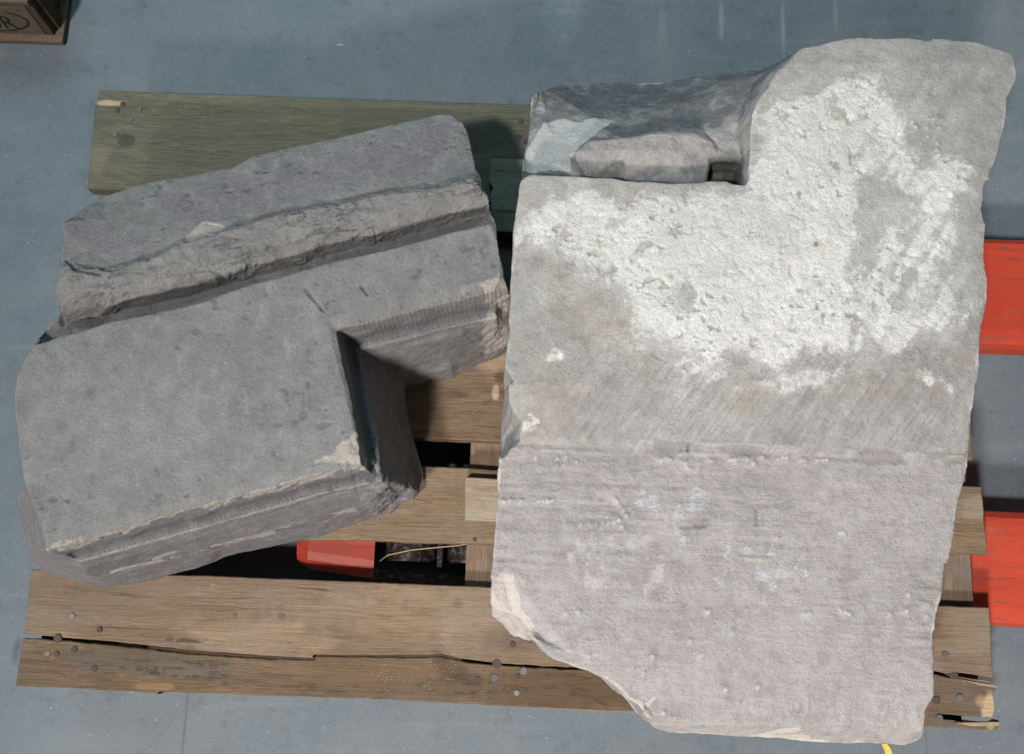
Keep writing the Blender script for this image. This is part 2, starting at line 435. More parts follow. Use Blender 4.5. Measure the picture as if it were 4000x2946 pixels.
# narrow board in front
b4_mat = wood("wood_narrow_board", (0.304, 0.217, 0.140), (0.179, 0.123, 0.076), (0.403, 0.295, 0.198),
              spots=[(*wA(1075, 1160), .05, .008, .5, (.17, .13, .1)), (*wA(2140, 1110), .03, .02, .6, (.34, .30, .22)),
                     (*wA(2150, 1190), .012, .02, .5, (.2, .16, .1)), (*wA(880, 1170), .08, .008, .5, (.2, .16, .12))],
              knots=[(*wA(2165, 1148), .004)], seed=4.9, rough_saw=0.35)
yb = lambda x: lerp_x(P_(1248, 2109), P_(3866, 2166), x)
yt = lambda x: lerp_x(P_(1700, 1825), P_(3860, 1903), x)
c = [yb(0.02), yb(.6), yb(1.199), yt(1.197), yt(.6), yt(0.02)]
deck4 = pchild("deck_board", prism(board_outline(c, seed=23), ZT - .022, ZT), b4_mat)
nail(1046, 1128, deck4, .003, True); nail(1040, 1182, deck4, .003, True)
# front board, split into two pieces
b5_mat = wood("wood_front_board", (0.287, 0.207, 0.141), (0.190, 0.131, 0.086), (0.379, 0.284, 0.198),
              spots=[(*wA(560, 1400), .12, .03, .35, (.42, .31, .22)), (*wA(900, 1300), .02, .008, .5, (.2, .18, .16)),
                     (*wA(983, 1392), .008, .02, .45, (.22, .2, .19)), (*wA(1110, 1400), .042, .022, .75, (.13, .10, .078)), (*wA(250, 1300), .1, .02, .3, (.2, .17, .14)), (*wA(780, 1395), .05, .004, .5, (.14, .1, .07)),
                     (*wA(800, 1320), .03, .006, .4, (.25, .22, .18)), (*wA(575, 1332), .005, .02, .4, (.2, .19, .18)),
                     (*wA(2130, 1380), .04, .05, .5, (.30, .25, .18)), (*wA(900, 1340), .2, .04, .3, (.42, .30, .2))],
              knots=[(*wA(616, 1350), .0045), (*wA(1002, 1322), .006), (*wA(515, 1347), .003)], seed=6.2, flecks=[(*wA(480, 1405), .14, .006, .8), (*wA(1130, 1400), .05, .02, .7), (*wA(900, 1340), .25, .03, .35), (*wA(200, 1310), .1, .03, .3)])
up = [wA(68, 1247), wA(420, 1261), wA(1020, 1284), wA(2168, 1331), wA(2171, 1400), wA(2176, 1484), wA(2130, 1477), wA(2096, 1473), wA(2075, 1476), wA(2050, 1470),
      wA(1700, 1466), wA(1400, 1464), wA(1240, 1462), wA(1090, 1452), wA(1020, 1444), wA(992, 1438), wA(965, 1431), wA(940, 1434), wA(687, 1434),
      wA(685, 1441), wA(560, 1434), wA(400, 1422), wA(250, 1405), wA(130, 1396), wA(78, 1391), wA(52, 1390), wA(60, 1310)]
def rough_outline(pts, amp, fray, seed):
    out = []
    for k in range(len(pts)): out += edge_pts(pts[k], pts[(k + 1) % len(pts)], 0.006, amp, seed + k, fray)
    return out
deck5a = pchild("deck_board", prism(rough_outline(up[::-1], .0005, .0004, 31), ZT - .022, ZT), b5_mat)
deck5a['label'] = "rear half of the split front deck board"
b5b_mat = wood("wood_front_strip", (0.218, 0.150, 0.093), (0.120, 0.079, 0.049), (0.305, 0.223, 0.145),
               spots=[(*wA(300, 1450), .14, .02, .75, (.12, .105, .09)), (*wA(440, 1465), .08, .014, .6, (.14, .12, .1)),
                      (*wA(700, 1480), .10, .02, .45, (.20, .135, .085)), (*wA(960, 1480), .12, .022, .5, (.20, .12, .07)),
                      (*wA(1010, 1500), .05, .02, .5, (.10, .08, .06)), (*wA(1220, 1510), .16, .03, .8, (.10, .065, .042)), (*wA(1000, 1475), .03, .02, .6, (.06, .045, .035)), (*wA(860, 1500), .2, .018, .5, (.13, .085, .055)),
                      (*wA(340, 1505), .03, .006, .6, (.32, .2, .1)), (*wA(2168, 1560), .012, .03, .9, (.60, .44, .27)),
                      (*wA(2150, 1535), .01, .01, .6, (.5, .36, .22)), (*wA(900, 1545), .6, .003, .6, (.42, .3, .19))],
               knots=[(*wA(966, 1452), .0095)], seed=8.8, flecks=[(*wA(280, 1460), .14, .028, .9), (*wA(500, 1480), .12, .022, .7), (*wA(800, 1500), .2, .025, .55), (*wA(1200, 1515), .18, .03, .9), (*wA(1020, 1500), .06, .03, .8)])
lo = [wA(48, 1398), wA(130, 1403), wA(250, 1414), wA(400, 1431), wA(560, 1442), wA(690, 1446), wA(692, 1438), wA(940, 1440), wA(965, 1438), wA(992, 1444), wA(1020, 1451),
      wA(1090, 1457), wA(1240, 1467), wA(1700, 1471), wA(2040, 1475), wA(2075, 1483), wA(2110, 1487), wA(2186, 1505), wA(2177, 1520), wA(2181, 1545), wA(2176, 1571), wA(2130, 1571),
      wA(2060, 1566), wA(2061, 1573), wA(2120, 1579), wA(2176, 1586), wA(2190, 1578), wA(2186, 1599), wA(2120, 1598), wA(1400, 1561), wA(750, 1529), wA(350, 1517), wA(345, 1521), wA(310, 1517), wA(200, 1510), wA(33, 1503), wA(38, 1460)]
deck5b = pchild("deck_board", prism(rough_outline(lo, .0005, .0007, 41), ZT - .022, ZT - .0015), b5b_mat)
deck5b['label'] = "narrow front half of the split deck board, darker and frayed"
for q in [(158, 1350, .0045, 0), (218, 1379, .0042, 1), (127, 1398, .0055, 1), (1123, 1411, .004, 1), (1169, 1402, .004, 0), (2070, 1434, .0048, 0)]:
    nail(q[0], q[1], deck5a, q[2], bool(q[3]))
for q in [(104, 1432, .0042, 0), (124, 1433, .004, 1), (163, 1422, .0045, 1), (207, 1464, .0042, 1), (1089, 1453, .0065, 1), (1046, 1488, .004, 1), (1083, 1485, .0055, 0),
          (1147, 1470, .0055, 0), (1133, 1481, .0035, 1), (1132, 1518, .0042, 0), (2089, 1478, .0058, 1), (2102, 1528, .0048, 0), (2050, 1534, .0052, 1), (2057, 1573, .0052, 0)]:
    nail(q[0], q[1], deck5b, q[2], bool(q[3]), z=ZT - .0015)
# splinters at the frayed right end
pale_t = wood("fresh_split_wood", (0.46, 0.37, 0.26), (0.32, 0.24, 0.15), (0.56, 0.47, 0.35), seed=9.4)
for k, pp in enumerate([[(2075, 1478), (2130, 1487), (2172, 1492), (2172, 1504), (2140, 1500)],
                        [(2105, 1489), (2190, 1502), (2186, 1508), (2150, 1503)],
                        [(2090, 1583), (2192, 1581), (2188, 1590), (2130, 1591)]]):
    o = pchild("splinter", prism([wA(*p) for p in pp], ZT - .016 + .003 * k, ZT - .004 + .0028 * k, .0008), pale_t, deck5b)

# --- stringers, blocks, skids ------------------------------------------------
str_mat = wood("wood_stringer", (0.30, 0.21, 0.145), (0.18, 0.12, 0.08), (0.37, 0.27, 0.19), seed=5.5, along='Y')
str_mat2 = wood("wood_stringer_right", (0.27, 0.205, 0.15), (0.17, 0.125, 0.09), (0.33, 0.26, 0.19), seed=7.5, along='Y', grey=.6)
for k, (x0, x1, mt) in enumerate([(0.012, .112, str_mat), (.540, .685, str_mat), (1.04, 1.187, str_mat2)]):
    pchild("stringer_board", prism(board_outline([(x0, .006), (x1, .004), (x1, .795), (x0, .797)], .0006, .0003, 60 + k), .100, .1215), mt)
blk_mat = wood("wood_block", (0.26, 0.19, 0.13), (0.15, 0.10, 0.07), (0.34, 0.26, 0.18), seed=1.9)
for bx in ((.012, .112), (.54, .685), (1.04, 1.187)):
    for by in ((.008, .10), (.35, .45), (.70, .79)):
        bm = bmesh.new(); box(bm, bx[0] + .002, bx[1] - .002, by[0], by[1], .0225, .0995)
        pchild("block", bm, blk_mat)
for by in ((.004, .10), (.35, .45), (.70, .796)):
    bm = bmesh.new(); box(bm, .012, 1.187, by[0], by[1], .0005, .022)
    pchild("skid_board", bm, blk_mat)

# --- spacer battens under the large stone -------------------------------------
bat_mat = wood("wood_spacer_far", (0.27, 0.27, 0.20), (0.15, 0.15, 0.105), (0.31, 0.31, 0.23), seed=12.4, grey=.2)
bat_mat2 = wood("wood_spacer_near", (0.44, 0.36, 0.25), (0.27, 0.21, 0.14), (0.55, 0.46, 0.34), seed=14.4, grey=.4)
ZB = 0.166
wB = lambda x, y: tuple(WD(x, y, ZB)[:2])
o = from_bm("spacer_board", prism(rough_outline([wB(1075, 346), wB(1072, 400), wB(1079, 410), wB(1074, 425), wB(1080, 508), wB(1900, 540), wB(1900, 372)][::-1], .0005, .0007, 71), ZT + .0005, ZB), bat_mat)
tag(o, "greenish short spacer board between the far deck board and the large stone", "board", "spacer boards under the large stone")
o = from_bm("spacer_board", prism(rough_outline([wB(1019, 1045), wB(1018, 1139), wB(1950, 1182), wB(1950, 1088)][::-1], .0004, .0003, 81), ZT + .0005, ZB), bat_mat2)
tag(o, "pale short spacer board on the narrow deck board under the large stone's left edge", "board", "spacer boards under the large stone")

# ================================================================== PALLET TRUCK
def red_paint():
    t = NT("red_paint")
    col = t.mix(t.ramp(t.noise(8, 5), .35, .7), (0.42, 0.044, 0.020), (0.52, 0.068, 0.030))
    sc = t.noise(10, 7, .75, vec=t.mapping((1, 14, 1)))
    col = t.mix(t.math('MULTIPLY', t.ramp(sc, .52, .66), .6), col, (0.17, 0.045, 0.04))
    sc = t.noise(30, 7, .8, vec=t.mapping((1, 5, 1), loc=(3, 0, 0)))
    col = t.mix(t.math('MULTIPLY', t.ramp(sc, .57, .63), .7), col, (0.09, 0.07, 0.07))
    bl = t.noise(14, 6, .7)
    col = t.mix(t.math('MULTIPLY', t.ramp(bl, .56, .72), .45), col, (0.30, 0.12, 0.10))
    n = t.bump(t.noise(90, 5, .6), .2, .001)
    return t.finish(col, .5, n, spec=.4)
red = red_paint()
dk = NT("oily_steel")
c_ = dk.mix(dk.ramp(dk.noise(120, 5, .7), .5, .68), (0.030, 0.022, 0.022), (0.20, 0.17, 0.17))
steel = dk.finish(c_, .5, dk.bump(dk.noise(200, 4), .3, .001), metallic=.4)
truck = empty("pallet_truck", (1.2, .4, 0))
tag(truck, "red pallet truck with both scuffed forks pushed under the pallet", "pallet truck")
def tchild(name, bm, mat, parent=truck, smooth=False):
    o = from_bm(name, bm, mat, smooth=smooth); o.parent = parent
    if parent is truck: o.matrix_parent_inverse = Matrix.Translation(-truck.location)
    return o
ZF = 0.088
def fork(y_far0, y_near0, y_far1, y_near1, xt0, xt1):
    """shell of a fork: flat top, rolled long edges, rounded tapering tip; the window for the rollers is cut in the tip"""
    bm = bmesh.new()
    xs = [xt0, xt0 + .012, xt0 + .05, xt0 + .105]
    prof = lambda yn, yf, zc: [(yn, zc - .052), (yn - .0005, zc - .020), (yn + .003, zc - .008), (yn + .011, zc - .0015), (yn + .022, zc), (yf - .022, zc), (yf - .011, zc - .0015), (yf - .003, zc - .008), (yf, zc - .020), (yf, zc - .052)]
    rows = []
    def y_at(x):
        s = (x - xt0) / (xt1 - xt0); return (y_near0 + (y_near1 - y_near0) * s, y_far0 + (y_far1 - y_far0) * s)
    def row(x, shrink, drop):
        yn, yf = y_at(x); return [bm.verts.new((x, y, z)) for y, z in prof(yn + shrink, yf - shrink, ZF - drop)]
    rows.append(row(xt0, .020, .030)); rows.append(row(xt0 + .004, .014, .010)); rows.append(row(xt0 + .02, .006, .003)); rows.append(row(xt0 + .107, 0, 0))
    rows.append(row(xt0 + .108, 0, 0)); rows.append(row(xt0 + .300, 0, 0)); rows.append(row(xt1, 0, 0))
    for r in range(len(rows) - 1):
        for k in range(9):
            if r == 4 and 3 <= k <= 5: continue       # roller window
            bm.faces.new((rows[r][k], rows[r + 1][k], rows[r + 1][k + 1], rows[r][k + 1]))
    bm.faces.new(rows[0])
    for f in bm.faces: f.material_index = 0
    for f in bm.faces:
        c_m = f.calc_center_median()
        if xt0 + .109 < c_m.x < xt0 + .299 and c_m.z < ZF - .001: f.material_index = 1  # lip beside the window set dark in place of shade
    o = tchild("fork", bm, red, smooth=False); o.data.materials.append(steel)
    yn, yf = y_at(xt0 + .2); xc = xt0 + .108
    for dx in (.045, .125):
        bm = bmesh.new()
        bmesh.ops.create_cone(bm, cap_ends=True, segments=32, radius1=.038, radius2=.038, depth=(yf - yn) - .055,
                              matrix=Matrix.Translation((xc + dx, (yn + yf) / 2, .0385)) @ Matrix.Rotation(math.pi / 2, 4, 'X'))
        bmesh.ops.bevel(bm, geom=[e for e in bm.edges if abs(e.verts[0].co.y - e.verts[1].co.y) < 1e-5], offset=.004, segments=2, affect='EDGES')
        tchild("roller", bm, steel, o)
    bm = bmesh.new(); box(bm, xc + .081, xc + .089, yn + .02, yf - .02, .03, .078)
    tchild("roller_bracket", bm, steel, o)
    return o
pf = lambda x, y: W(x, y, ZF)
n0 = W(1300, 2243, .050); n1 = W(4000, 2478, .050)
s_ = (n1[1] - n0[1]) / (n1[0] - n0[0])
xt = pf(1141, 2150)[0]
f2far = pf(4000, 2004)[1]
fork(f2far + .018, n0[1], f2far, n1[1], xt, 1.50)
n1 = W(4000, 1379, .050); ffar = pf(4000, 924)[1]
fork(ffar + .0, n1[1] + .0, ffar, n1[1], xt + .004, 1.50)
ymid = (f2far + n1[1]) / 2
bm = bmesh.new(); box(bm, 1.50, 1.56, W(4000, 2478, .05)[1], ffar, .03, .30, .01)
tchild("fork_carriage", bm, red)
bm = bmesh.new()
bmesh.ops.create_cone(bm, cap_ends=True, segments=24, radius1=.045, radius2=.045, depth=.30, matrix=Matrix.Translation((1.64, ymid, .25)))
tchild("pump_body", bm, red, smooth=False)
bm = bmesh.new()
bmesh.ops.create_cone(bm, cap_ends=True, segments=32, radius1=.09, radius2=.09, depth=.11, matrix=Matrix.Translation((1.64, ymid, .09)) @ Matrix.Rotation(math.pi / 2, 4, 'X'))
tchild("steering_wheel", bm, steel)
bm = bmesh.new(); box(bm, 1.545, 1.66, ymid - .03, ymid + .03, .15, .2, .005); tchild("mount", bm, red)

# ================================================================== STONES
def new_z(co, edges, verts, zs):
    """height for a point made where two break lines cross"""
    best = None
    for a, b in edges:
        p, q = verts[a], verts[b]; e = q - p; L = e.length_squared
        if L < 1e-12: continue
        t = max(0, min(1, (co - p).dot(e) / L)); d = (p + e * t - co).length
        if best is None or d < best[0]: best = (d, zs[a] + (zs[b] - zs[a]) * t)
    return best[1]
def stone_mesh(outline, lines, zbase, voxel, pts=()):
    verts = []; zs = []; edges = []
    def add(P3, closed):
        i0 = len(verts)
        for p in P3: verts.append(Vector((p[0], p[1]))); zs.append(p[2])
        n = len(P3)
        for k in range(n - 1): edges.append((i0 + k, i0 + k + 1))
        if closed: edges.append((i0 + n - 1, i0))
        return list(range(i0, i0 + n))
    loop = add(outline, True)
    for l, closed in lines: add(l, closed)
    for p in pts: verts.append(Vector((p[0], p[1]))); zs.append(p[2])
    ov, oe, of, ovo, oeo, ofo = delaunay_2d_cdt(verts, edges, [loop], 1, 1e-5, True)
    outz = []
    for i, co in enumerate(ov):
        if ovo[i]: outz.append(zs[ovo[i][0]])
        else: outz.append(new_z(co, edges, verts, zs))
    bm = bmesh.new()
    top = [bm.verts.new((co.x, co.y, z)) for co, z in zip(ov, outz)]
    poly = np.array([[verts[i].x, verts[i].y] for i in loop])
    cen = np.array([[sum(ov[i].x for i in f) / len(f), sum(ov[i].y for i in f) / len(f)] for f in of])
    ins = sd_poly(cen, poly) > 0
    for f, ok in zip(of, ins):
        if ok: bm.faces.new([top[i] for i in f])
    be = [(e.verts[0], e.verts[1]) for e in bm.edges if len(e.link_faces) == 1]
    tops = [f.verts[:] for f in bm.faces]
    bot = {}
    for v in {v for f in tops for v in f}: bot[v] = bm.verts.new((v.co.x, v.co.y, zbase))
    for f in tops: bm.faces.new([bot[v] for v in f][::-1])
    for p, q in be: bm.faces.new((p, q, bot[q], bot[p]))
    bmesh.ops.delete(bm, geom=[v for v in bm.verts if not v.link_faces], context='VERTS')
    bmesh.ops.recalc_face_normals(bm, faces=bm.faces)
    print('STONE open edges', sum(1 for e in bm.edges if len(e.link_faces) != 2), 'of', len(bm.edges))
    me = bpy.data.meshes.new("tmp"); bm.to_mesh(me); bm.free()
    o = bpy.data.objects.new("tmp", me); C.objects.link(o)
    md = o.modifiers.new("r", 'REMESH'); md.mode = 'VOXEL'; md.voxel_size = voxel; md.adaptivity = 0
    dg = bpy.context.evaluated_depsgraph_get()
    res = bpy.data.meshes.new_from_object(o.evaluated_get(dg))
    bpy.data.objects.remove(o); bpy.data.meshes.remove(me)
    print('STONE verts', len(res.vertices))
    return res
def get_vn(me):
    n = len(me.vertices); P = np.empty(n * 3, np.float32); me.vertices.foreach_get('co', P)
    N = np.empty(n * 3, np.float32); me.vertices.foreach_get('normal', N)
    return P.reshape(-1, 3).astype(float), N.reshape(-1, 3).astype(float)
def put(me, P): me.vertices.foreach_set('co', P.astype(np.float32).ravel()); me.update()
def put_attr(me, name, v):
    a = me.attributes.new(name, 'FLOAT', 'POINT'); a.data.foreach_set('value', np.clip(v, -4, 4).astype(np.float32))
def cut_bottom(me, z):
    bm = bmesh.new(); bm.from_mesh(me)
    bm.free()

def rotated(P, ang, sx, sy):
    c, s = math.cos(ang), math.sin(ang)
    x = P[:, 0] * c + P[:, 1] * s; y = -P[:, 0] * s + P[:, 1] * c
    return np.c_[x * sx, y * sy, P[:, 2] * 0.3]

# ---------------------------------------------------------------- small stone
T1 = 0.345
def zm(z): return .150 + (z - .18) * 1.3636     # first assumed heights stretched to a taller assumed stone
def D3(l): return [WD(x, y, zm(z)) for x, y, z in l]
def XY1(pts, z): return XY(pts, zm(z))
o1 = D3([(135, 488, .315), (160, 474, .300), (180, 455, .297), (230, 430, .295), (280, 412, .295), (322, 401, .295), (360, 393, .295), (400, 388, .295), (440, 380, .295), (478, 372, .295), (505, 368, .295), (520, 362, .295), (545, 347, .295), (570, 338, .295),
         (640, 322, .295), (730, 305, .295), (870, 270, .295), (930, 257, .295), (965, 250, .295), (990, 252, .295), (1004, 263, .297), (1013, 268, .3), (1022, 284, .300), (1030, 310, .305), (1033, 330, .308), (1036, 345, .31), (1040, 365, .315),
         (1050, 385, .318), (1056, 410, .320), (1068, 430, .322), (1076, 470, .325), (1084, 485, .338), (1090, 530, .340), (1096, 570, .340), (1106, 610, .340), (1113, 632, .335), (1120, 660, .300),
         (1116, 700, .262), (1113, 718, .250), (1095, 740, .240), (1075, 757, .23), (1040, 772, .223), (1002, 792, .217), (988, 808, .210), (940, 818, .207), (880, 838, .202),
         (886, 880, .185), (899, 940, .185), (912, 990, .185), (926, 1035, .185), (928, 1055, .183), (915, 1078, .182), (893, 1092, .18), (862, 1112, .18), (840, 1123, .18), (822, 1134, .18), (800, 1140, .18), (760, 1153, .18), (700, 1176, .18), (655, 1186, .18), (600, 1196, .18),
         (560, 1205, .18), (520, 1213, .18), (490, 1220, .18), (455, 1236, .18), (420, 1246, .18), (360, 1262, .18), (300, 1277, .18), (240, 1287, .18), (180, 1280, .18), (140, 1268, .182),
         (105, 1258, .185), (80, 1241, .19), (75, 1226, .20), (58, 1205, .215), (49, 1170, .225), (40, 1120, .235), (37, 1085, .245), (41, 1070, .26), (49, 1062, .30), (50, 1045, .340), (41, 980, .343), (33, 910, .343), (30, 860, .343), (36, 820, .343),
         (45, 800, .343), (58, 775, .342), (70, 757, .342), (82, 740, .315), (95, 722, .305), (128, 692, .305), (130, 675, .315), (121, 645, .318), (122, 630, .318), (134, 600, .32), (136, 575, .320), (131, 560, .32), (138, 530, .318)])
Z = lambda l, z: [WD(x, y, zm(z)) for x, y in l]
def shift(P3, d, z):
    """polyline moved outwards (to its right-hand side when walked left to right) by d"""
    Q = [np.array(p, float) for p in P3]; out = []
    for k, p in enumerate(Q):
        a_ = Q[k] - Q[k - 1] if k else Q[1] - Q[0]; b_ = Q[k + 1] - Q[k] if k < len(Q) - 1 else a_
        na = np.array([a_[1], -a_[0]]) / np.hypot(*a_[:2]); nb = np.array([b_[1], -b_[0]]) / np.hypot(*b_[:2])
        m_ = na + nb; m_ /= max(m_ @ nb, .35)
        out.append((p[0] + m_[0] * d, p[1] + m_[1] * d, zm(z)))
    return out
LF = [(100, 1205), (250, 1164), (400, 1123), (560, 1078), (672, 1045), (793, 1019)]
LW = [(783, 945), (760, 830), (737, 722)]
LA = [(800, 708), (900, 684), (1000, 661), (1080, 642)]
arris = [WD(x, y, zm(T1 - .003)) for x, y in LF + LW + LA]
G0 = [WD(x, y, zm(T1 - .002)) for x, y in [(92, 750), (130, 737), (165, 728), (205, 716), (250, 703), (300, 692), (350, 683), (400, 672), (450, 660), (500, 642), (560, 622), (620, 606), (700, 582), (780, 562), (850, 547), (925, 527), (1000, 507), (1072, 491)]]
LF2 = [(128, 1197)] + LF[1:]
arris2 = [WD(x, y, zm(T1 - .003)) for x, y in LF2 + LW + LA]
lines1 = [
    (Z([(101, 1176), (250, 1138), (400, 1098), (560, 1057), (673, 1027), (788, 1000)], T1) + Z([(768, 910), (738, 790), (712, 694)], T1) + Z([(800, 674), (900, 652), (1000, 630), (1096, 608)], T1), False),
    (arris, False),
    (shift(arris2, .0018, .325), False),
    (shift(arris2, .0048, .312), False),
    (shift(arris2, .0095, .3055), False),
    (shift(arris2, .0112, .308), False),
    (shift(arris2, .0150, .307), False),
    (shift(arris2, .0168, .298), False),
    (shift(arris2, .0190, .291), False),
    (Z([(190, 1263), (300, 1237), (470, 1195), (680, 1143), (812, 1106)], .248) + Z([(858, 1082)], .23) + Z([(896, 1020), (875, 930)], .20) + Z([(846, 812), (900, 800), (985, 779)], .240), False),
    (Z([(198, 1266), (300, 1241), (472, 1199), (683, 1147), (814, 1111)], .236) + Z([(862, 1090)], .222) + Z([(903, 1024), (882, 930)], .19) + Z([(853, 819), (900, 807), (985, 786)], .232), False),
    # left lower ledge
    (Z([(52, 1085), (62, 1140), (72, 1195)], .265), False),
    (Z([(60, 1060), (72, 1130), (84, 1190)], .30), False),
    # back arris of the high face, groove, rough band
    (G0, False), (shift(G0, -.0020, .325), False), (shift(G0, -.0030, .3020), False),
    (Z([(104, 733), (146, 717), (210, 699), (300, 675), (400, 654), (500, 624), (560, 605), (630, 589), (700, 564), (780, 544), (850, 529), (1000, 490), (1066, 474)], .3010), False),
    (Z([(150, 704), (230, 674), (320, 647), (420, 624), (560, 574), (700, 537), (850, 500), (1000, 464), (1062, 450)], .3200), False),
    (Z([(150, 640), (240, 636), (320, 612), (420, 580), (560, 535), (700, 498), (850, 465), (1000, 432), (1055, 420)], .3265), False),
    (Z([(150, 592), (240, 594), (330, 568), (400, 534), (490, 509), (600, 476), (700, 456), (830, 432), (960, 410), (1038, 392)], .3265), False),
    (Z([(250, 582), (335, 556), (400, 522), (490, 498), (600, 465), (700, 445), (830, 421), (960, 400), (1036, 382)], .319), False),
    (Z([(165, 520), (200, 545), (260, 552), (330, 530), (400, 498)], .3155), False),
    (Z([(195, 478), (230, 490), (300, 492)], .3085), False),
]
me1 = stone_mesh(o1, lines1, .1445, .00165)
P, N = get_vn(me1)
xy = P[:, :2]
topm = sstep(.25, .8, N[:, 2])
hi_poly = XY1([(84, 752), (300, 692), (560, 622), (850, 547), (1080, 489), (1104, 620), (711, 690), (793, 1008), (100, 1180), (60, 1060), (30, 860)], T1)
onhigh = sstep(-.004, .006, sd_poly(xy, hi_poly)) * sstep(zm(.336), zm(.342), P[:, 2])
rough_poly = XY1([(100, 722), (150, 702), (300, 656), (560, 588), (850, 512), (1066, 456), (1050, 395), (960, 410), (830, 432), (600, 478), (490, 510), (400, 535), (330, 565), (240, 592), (140, 590), (125, 650), (128, 700)], .315)
rough = sstep(-.006, .004, sd_poly(xy, rough_poly) + .006 * fbm(P, .03, 3, 5)) * (1 - onhigh)
arm_f = XY1([(1108, 650), (1045, 682), (1062, 700), (1068, 715), (1052, 740), (1000, 768), (970, 782), (1000, 800), (1060, 775), (1118, 730), (1125, 660)], .27)
cornf = XY1([(800, 1003), (780, 945), (752, 965), (720, 1000), (690, 1012), (740, 1012), (799, 1022)], T1)
cornf2 = XY1([(800, 1045), (822, 1050), (838, 1015), (855, 1060), (880, 1020), (905, 1060), (935, 1030), (930, 1070), (880, 1110), (815, 1145), (800, 1100)], .24)
whitep = XY1([(398, 525), (430, 488), (470, 478), (500, 500), (470, 520), (420, 535)], .318)
leftp = XY1([(100, 765), (135, 770), (145, 785), (120, 792)], T1)
edgep = XY1([(95, 1200), (130, 1180), (180, 1175), (175, 1190), (115, 1207)], T1)
fresh = np.zeros(len(P))
for pl, w, s in ((arm_f, .003, .55), (cornf, .004, .85), (whitep, .003, .95), (leftp, .004, .35), (edgep, .004, .6)):
    fresh = np.maximum(fresh, s * sstep(-w, w, sd_poly(xy, pl) + .003 * fbm(P, .012, 3, 11)))
fresh *= (P[:, 2] > zm(.2))
# worn pale arrises
arr = d_line(xy, [p[:2] for p in arris[:6]])
fresh = np.maximum(fresh, .75 * sstep(.0022, .0005, arr + .0012 * fbm(P, .008, 2, 4)) * (fbm(P, .05, 2, 8) > -.25))

arr = d_line(xy, [p[:2] for p in lines1[9][0][:5]])
fresh = np.maximum(fresh, .6 * sstep(.002, .0006, arr) * (fbm(P, .03, 2, 18) > .15))  # painted highlight dashes along the lower moulding line
broke = np.maximum(sstep(-.003, .003, sd_poly(xy, cornf2)), sstep(-.003, .003, sd_poly(xy, arm_f)) * (P[:, 2] < zm(.32)))
d = .0009 * fbm(P, .09, 3, 1) + .0003 * fbm(P, .02, 4, 2) * (1 + 1.0 * (1 - onhigh))
pits = sstep(.62, .85, fbm(P, .009, 2, 3)) * topm * sstep(-.2, .5, fbm(P, .06, 2, 6)); d += -.0012 * pits
# quarry-rough band: plates stepping along the stone
Q = rotated(P, .27, 16, 62)
ter = fbm(Q, 1.0, 4, 21)
rid = 1 - np.abs(fbm(rotated(P, .27, 26, 120), 1.0, 3, 23)) * 2.2
rid2 = 1 - np.abs(fbm(rotated(P, .75, 60, 110), 1.0, 3, 24)) * 2.4
crev = np.maximum(sstep(.45, .95, rid), .8 * sstep(.6, 1.0, rid2)) * rough * sstep(-.4, .3, fbm(P, .05, 2, 27))
saw = (ter * 3.0) % 1.0
d += rough * (.0018 * ter + .0015 * saw + .0009 * fbm(P, .010, 4, 22) + .0008 * fbm(P, .035, 2, 25)) - .0026 * crev
d += broke * (.0040 * fbm(P, .025, 3, 31) + .0012 * fbm(P, .007, 3, 32))
d += -.0015 * sstep(.3, .8, fresh) + fresh * .0007 * fbm(P, .006, 2, 33)
# chisel ticks in the cove of the short arm
cv = XY1([(785, 728), (900, 700), (1104, 650), (1104, 672), (900, 722), (790, 745)], .31)
mk = sstep(-.002, .002, sd_poly(xy, cv))
u = (P[:, 0] * math.cos(.2) + P[:, 1] * math.sin(.2)) / .0052
ticks = (.5 + .5 * np.sin(u * 2 * math.pi + 1.5 * fbm(P, .03, 2, 9)))
d += -.0006 * mk * ticks
# crack running into the inner corner
cr = d_line(xy, XY1([(668, 632), (690, 660), (706, 680), (712, 684), (737, 722)], T1))
crack = .7 * sstep(.0015, .0004, cr + .0009 * fbm(P, .01, 2, 40)) * onhigh
d -= .003 * crack
for ln, zz, s in (([(122, 640), (133, 668), (128, 690), (130, 706)], .31, 1), ([(150, 575), (180, 602), (200, 606), (230, 612)], .315, .9), ([(790, 628), (800, 640), (805, 646)], T1, .5)):
    cr2 = sstep(.0025, .0006, d_line(xy, XY1(ln, zz)) + .001 * fbm(P, .01, 2, 41)); d -= .003 * cr2 * s; crack = np.maximum(crack, cr2)
P2 = P + N * d[:, None]
e = fbm(P, .03, 4, 51)[:, None] * .0012
side = (1 - topm)[:, None]
P2 += N * e * side
P2[:, 2] = np.maximum(P2[:, 2], .1443)
put(me1, P2)
rust = sstep(.0035, .001, d_line(xy, XY1([(560, 483), (700, 450), (820, 424), (900, 411)], .318)) + .001 * fbm(P, .02, 2, 61)) * sstep(-.3, .4, fbm(P, .05, 2, 62))
ar2 = d_line(xy, [p[:2] for p in shift(arris2[:6], .0131, .31)]); fresh = np.maximum(fresh, .40 * sstep(.0022, .0006, ar2) * sstep(-.6, .2, fbm(P, .04, 3, 74)))  # adds a painted highlight along the moulding ridge to the fresh-stone mask
ed = np.abs(sd_poly(xy, np.array([p[:2] for p in o1]))); fresh = np.maximum(fresh, .42 * sstep(.0045, .001, ed) * sstep(.0, .4, fbm(P, .03, 3, 75)) * (topm > .1)); put_attr(me1, 'fresh', fresh)
purp = sstep(-.01, .02, sd_poly(xy, XY1([(500, 380), (985, 255), (1040, 380), (700, 440), (560, 480), (400, 520), (300, 430)], .305)))  # upper face: purplish tint of the back light put into the colour
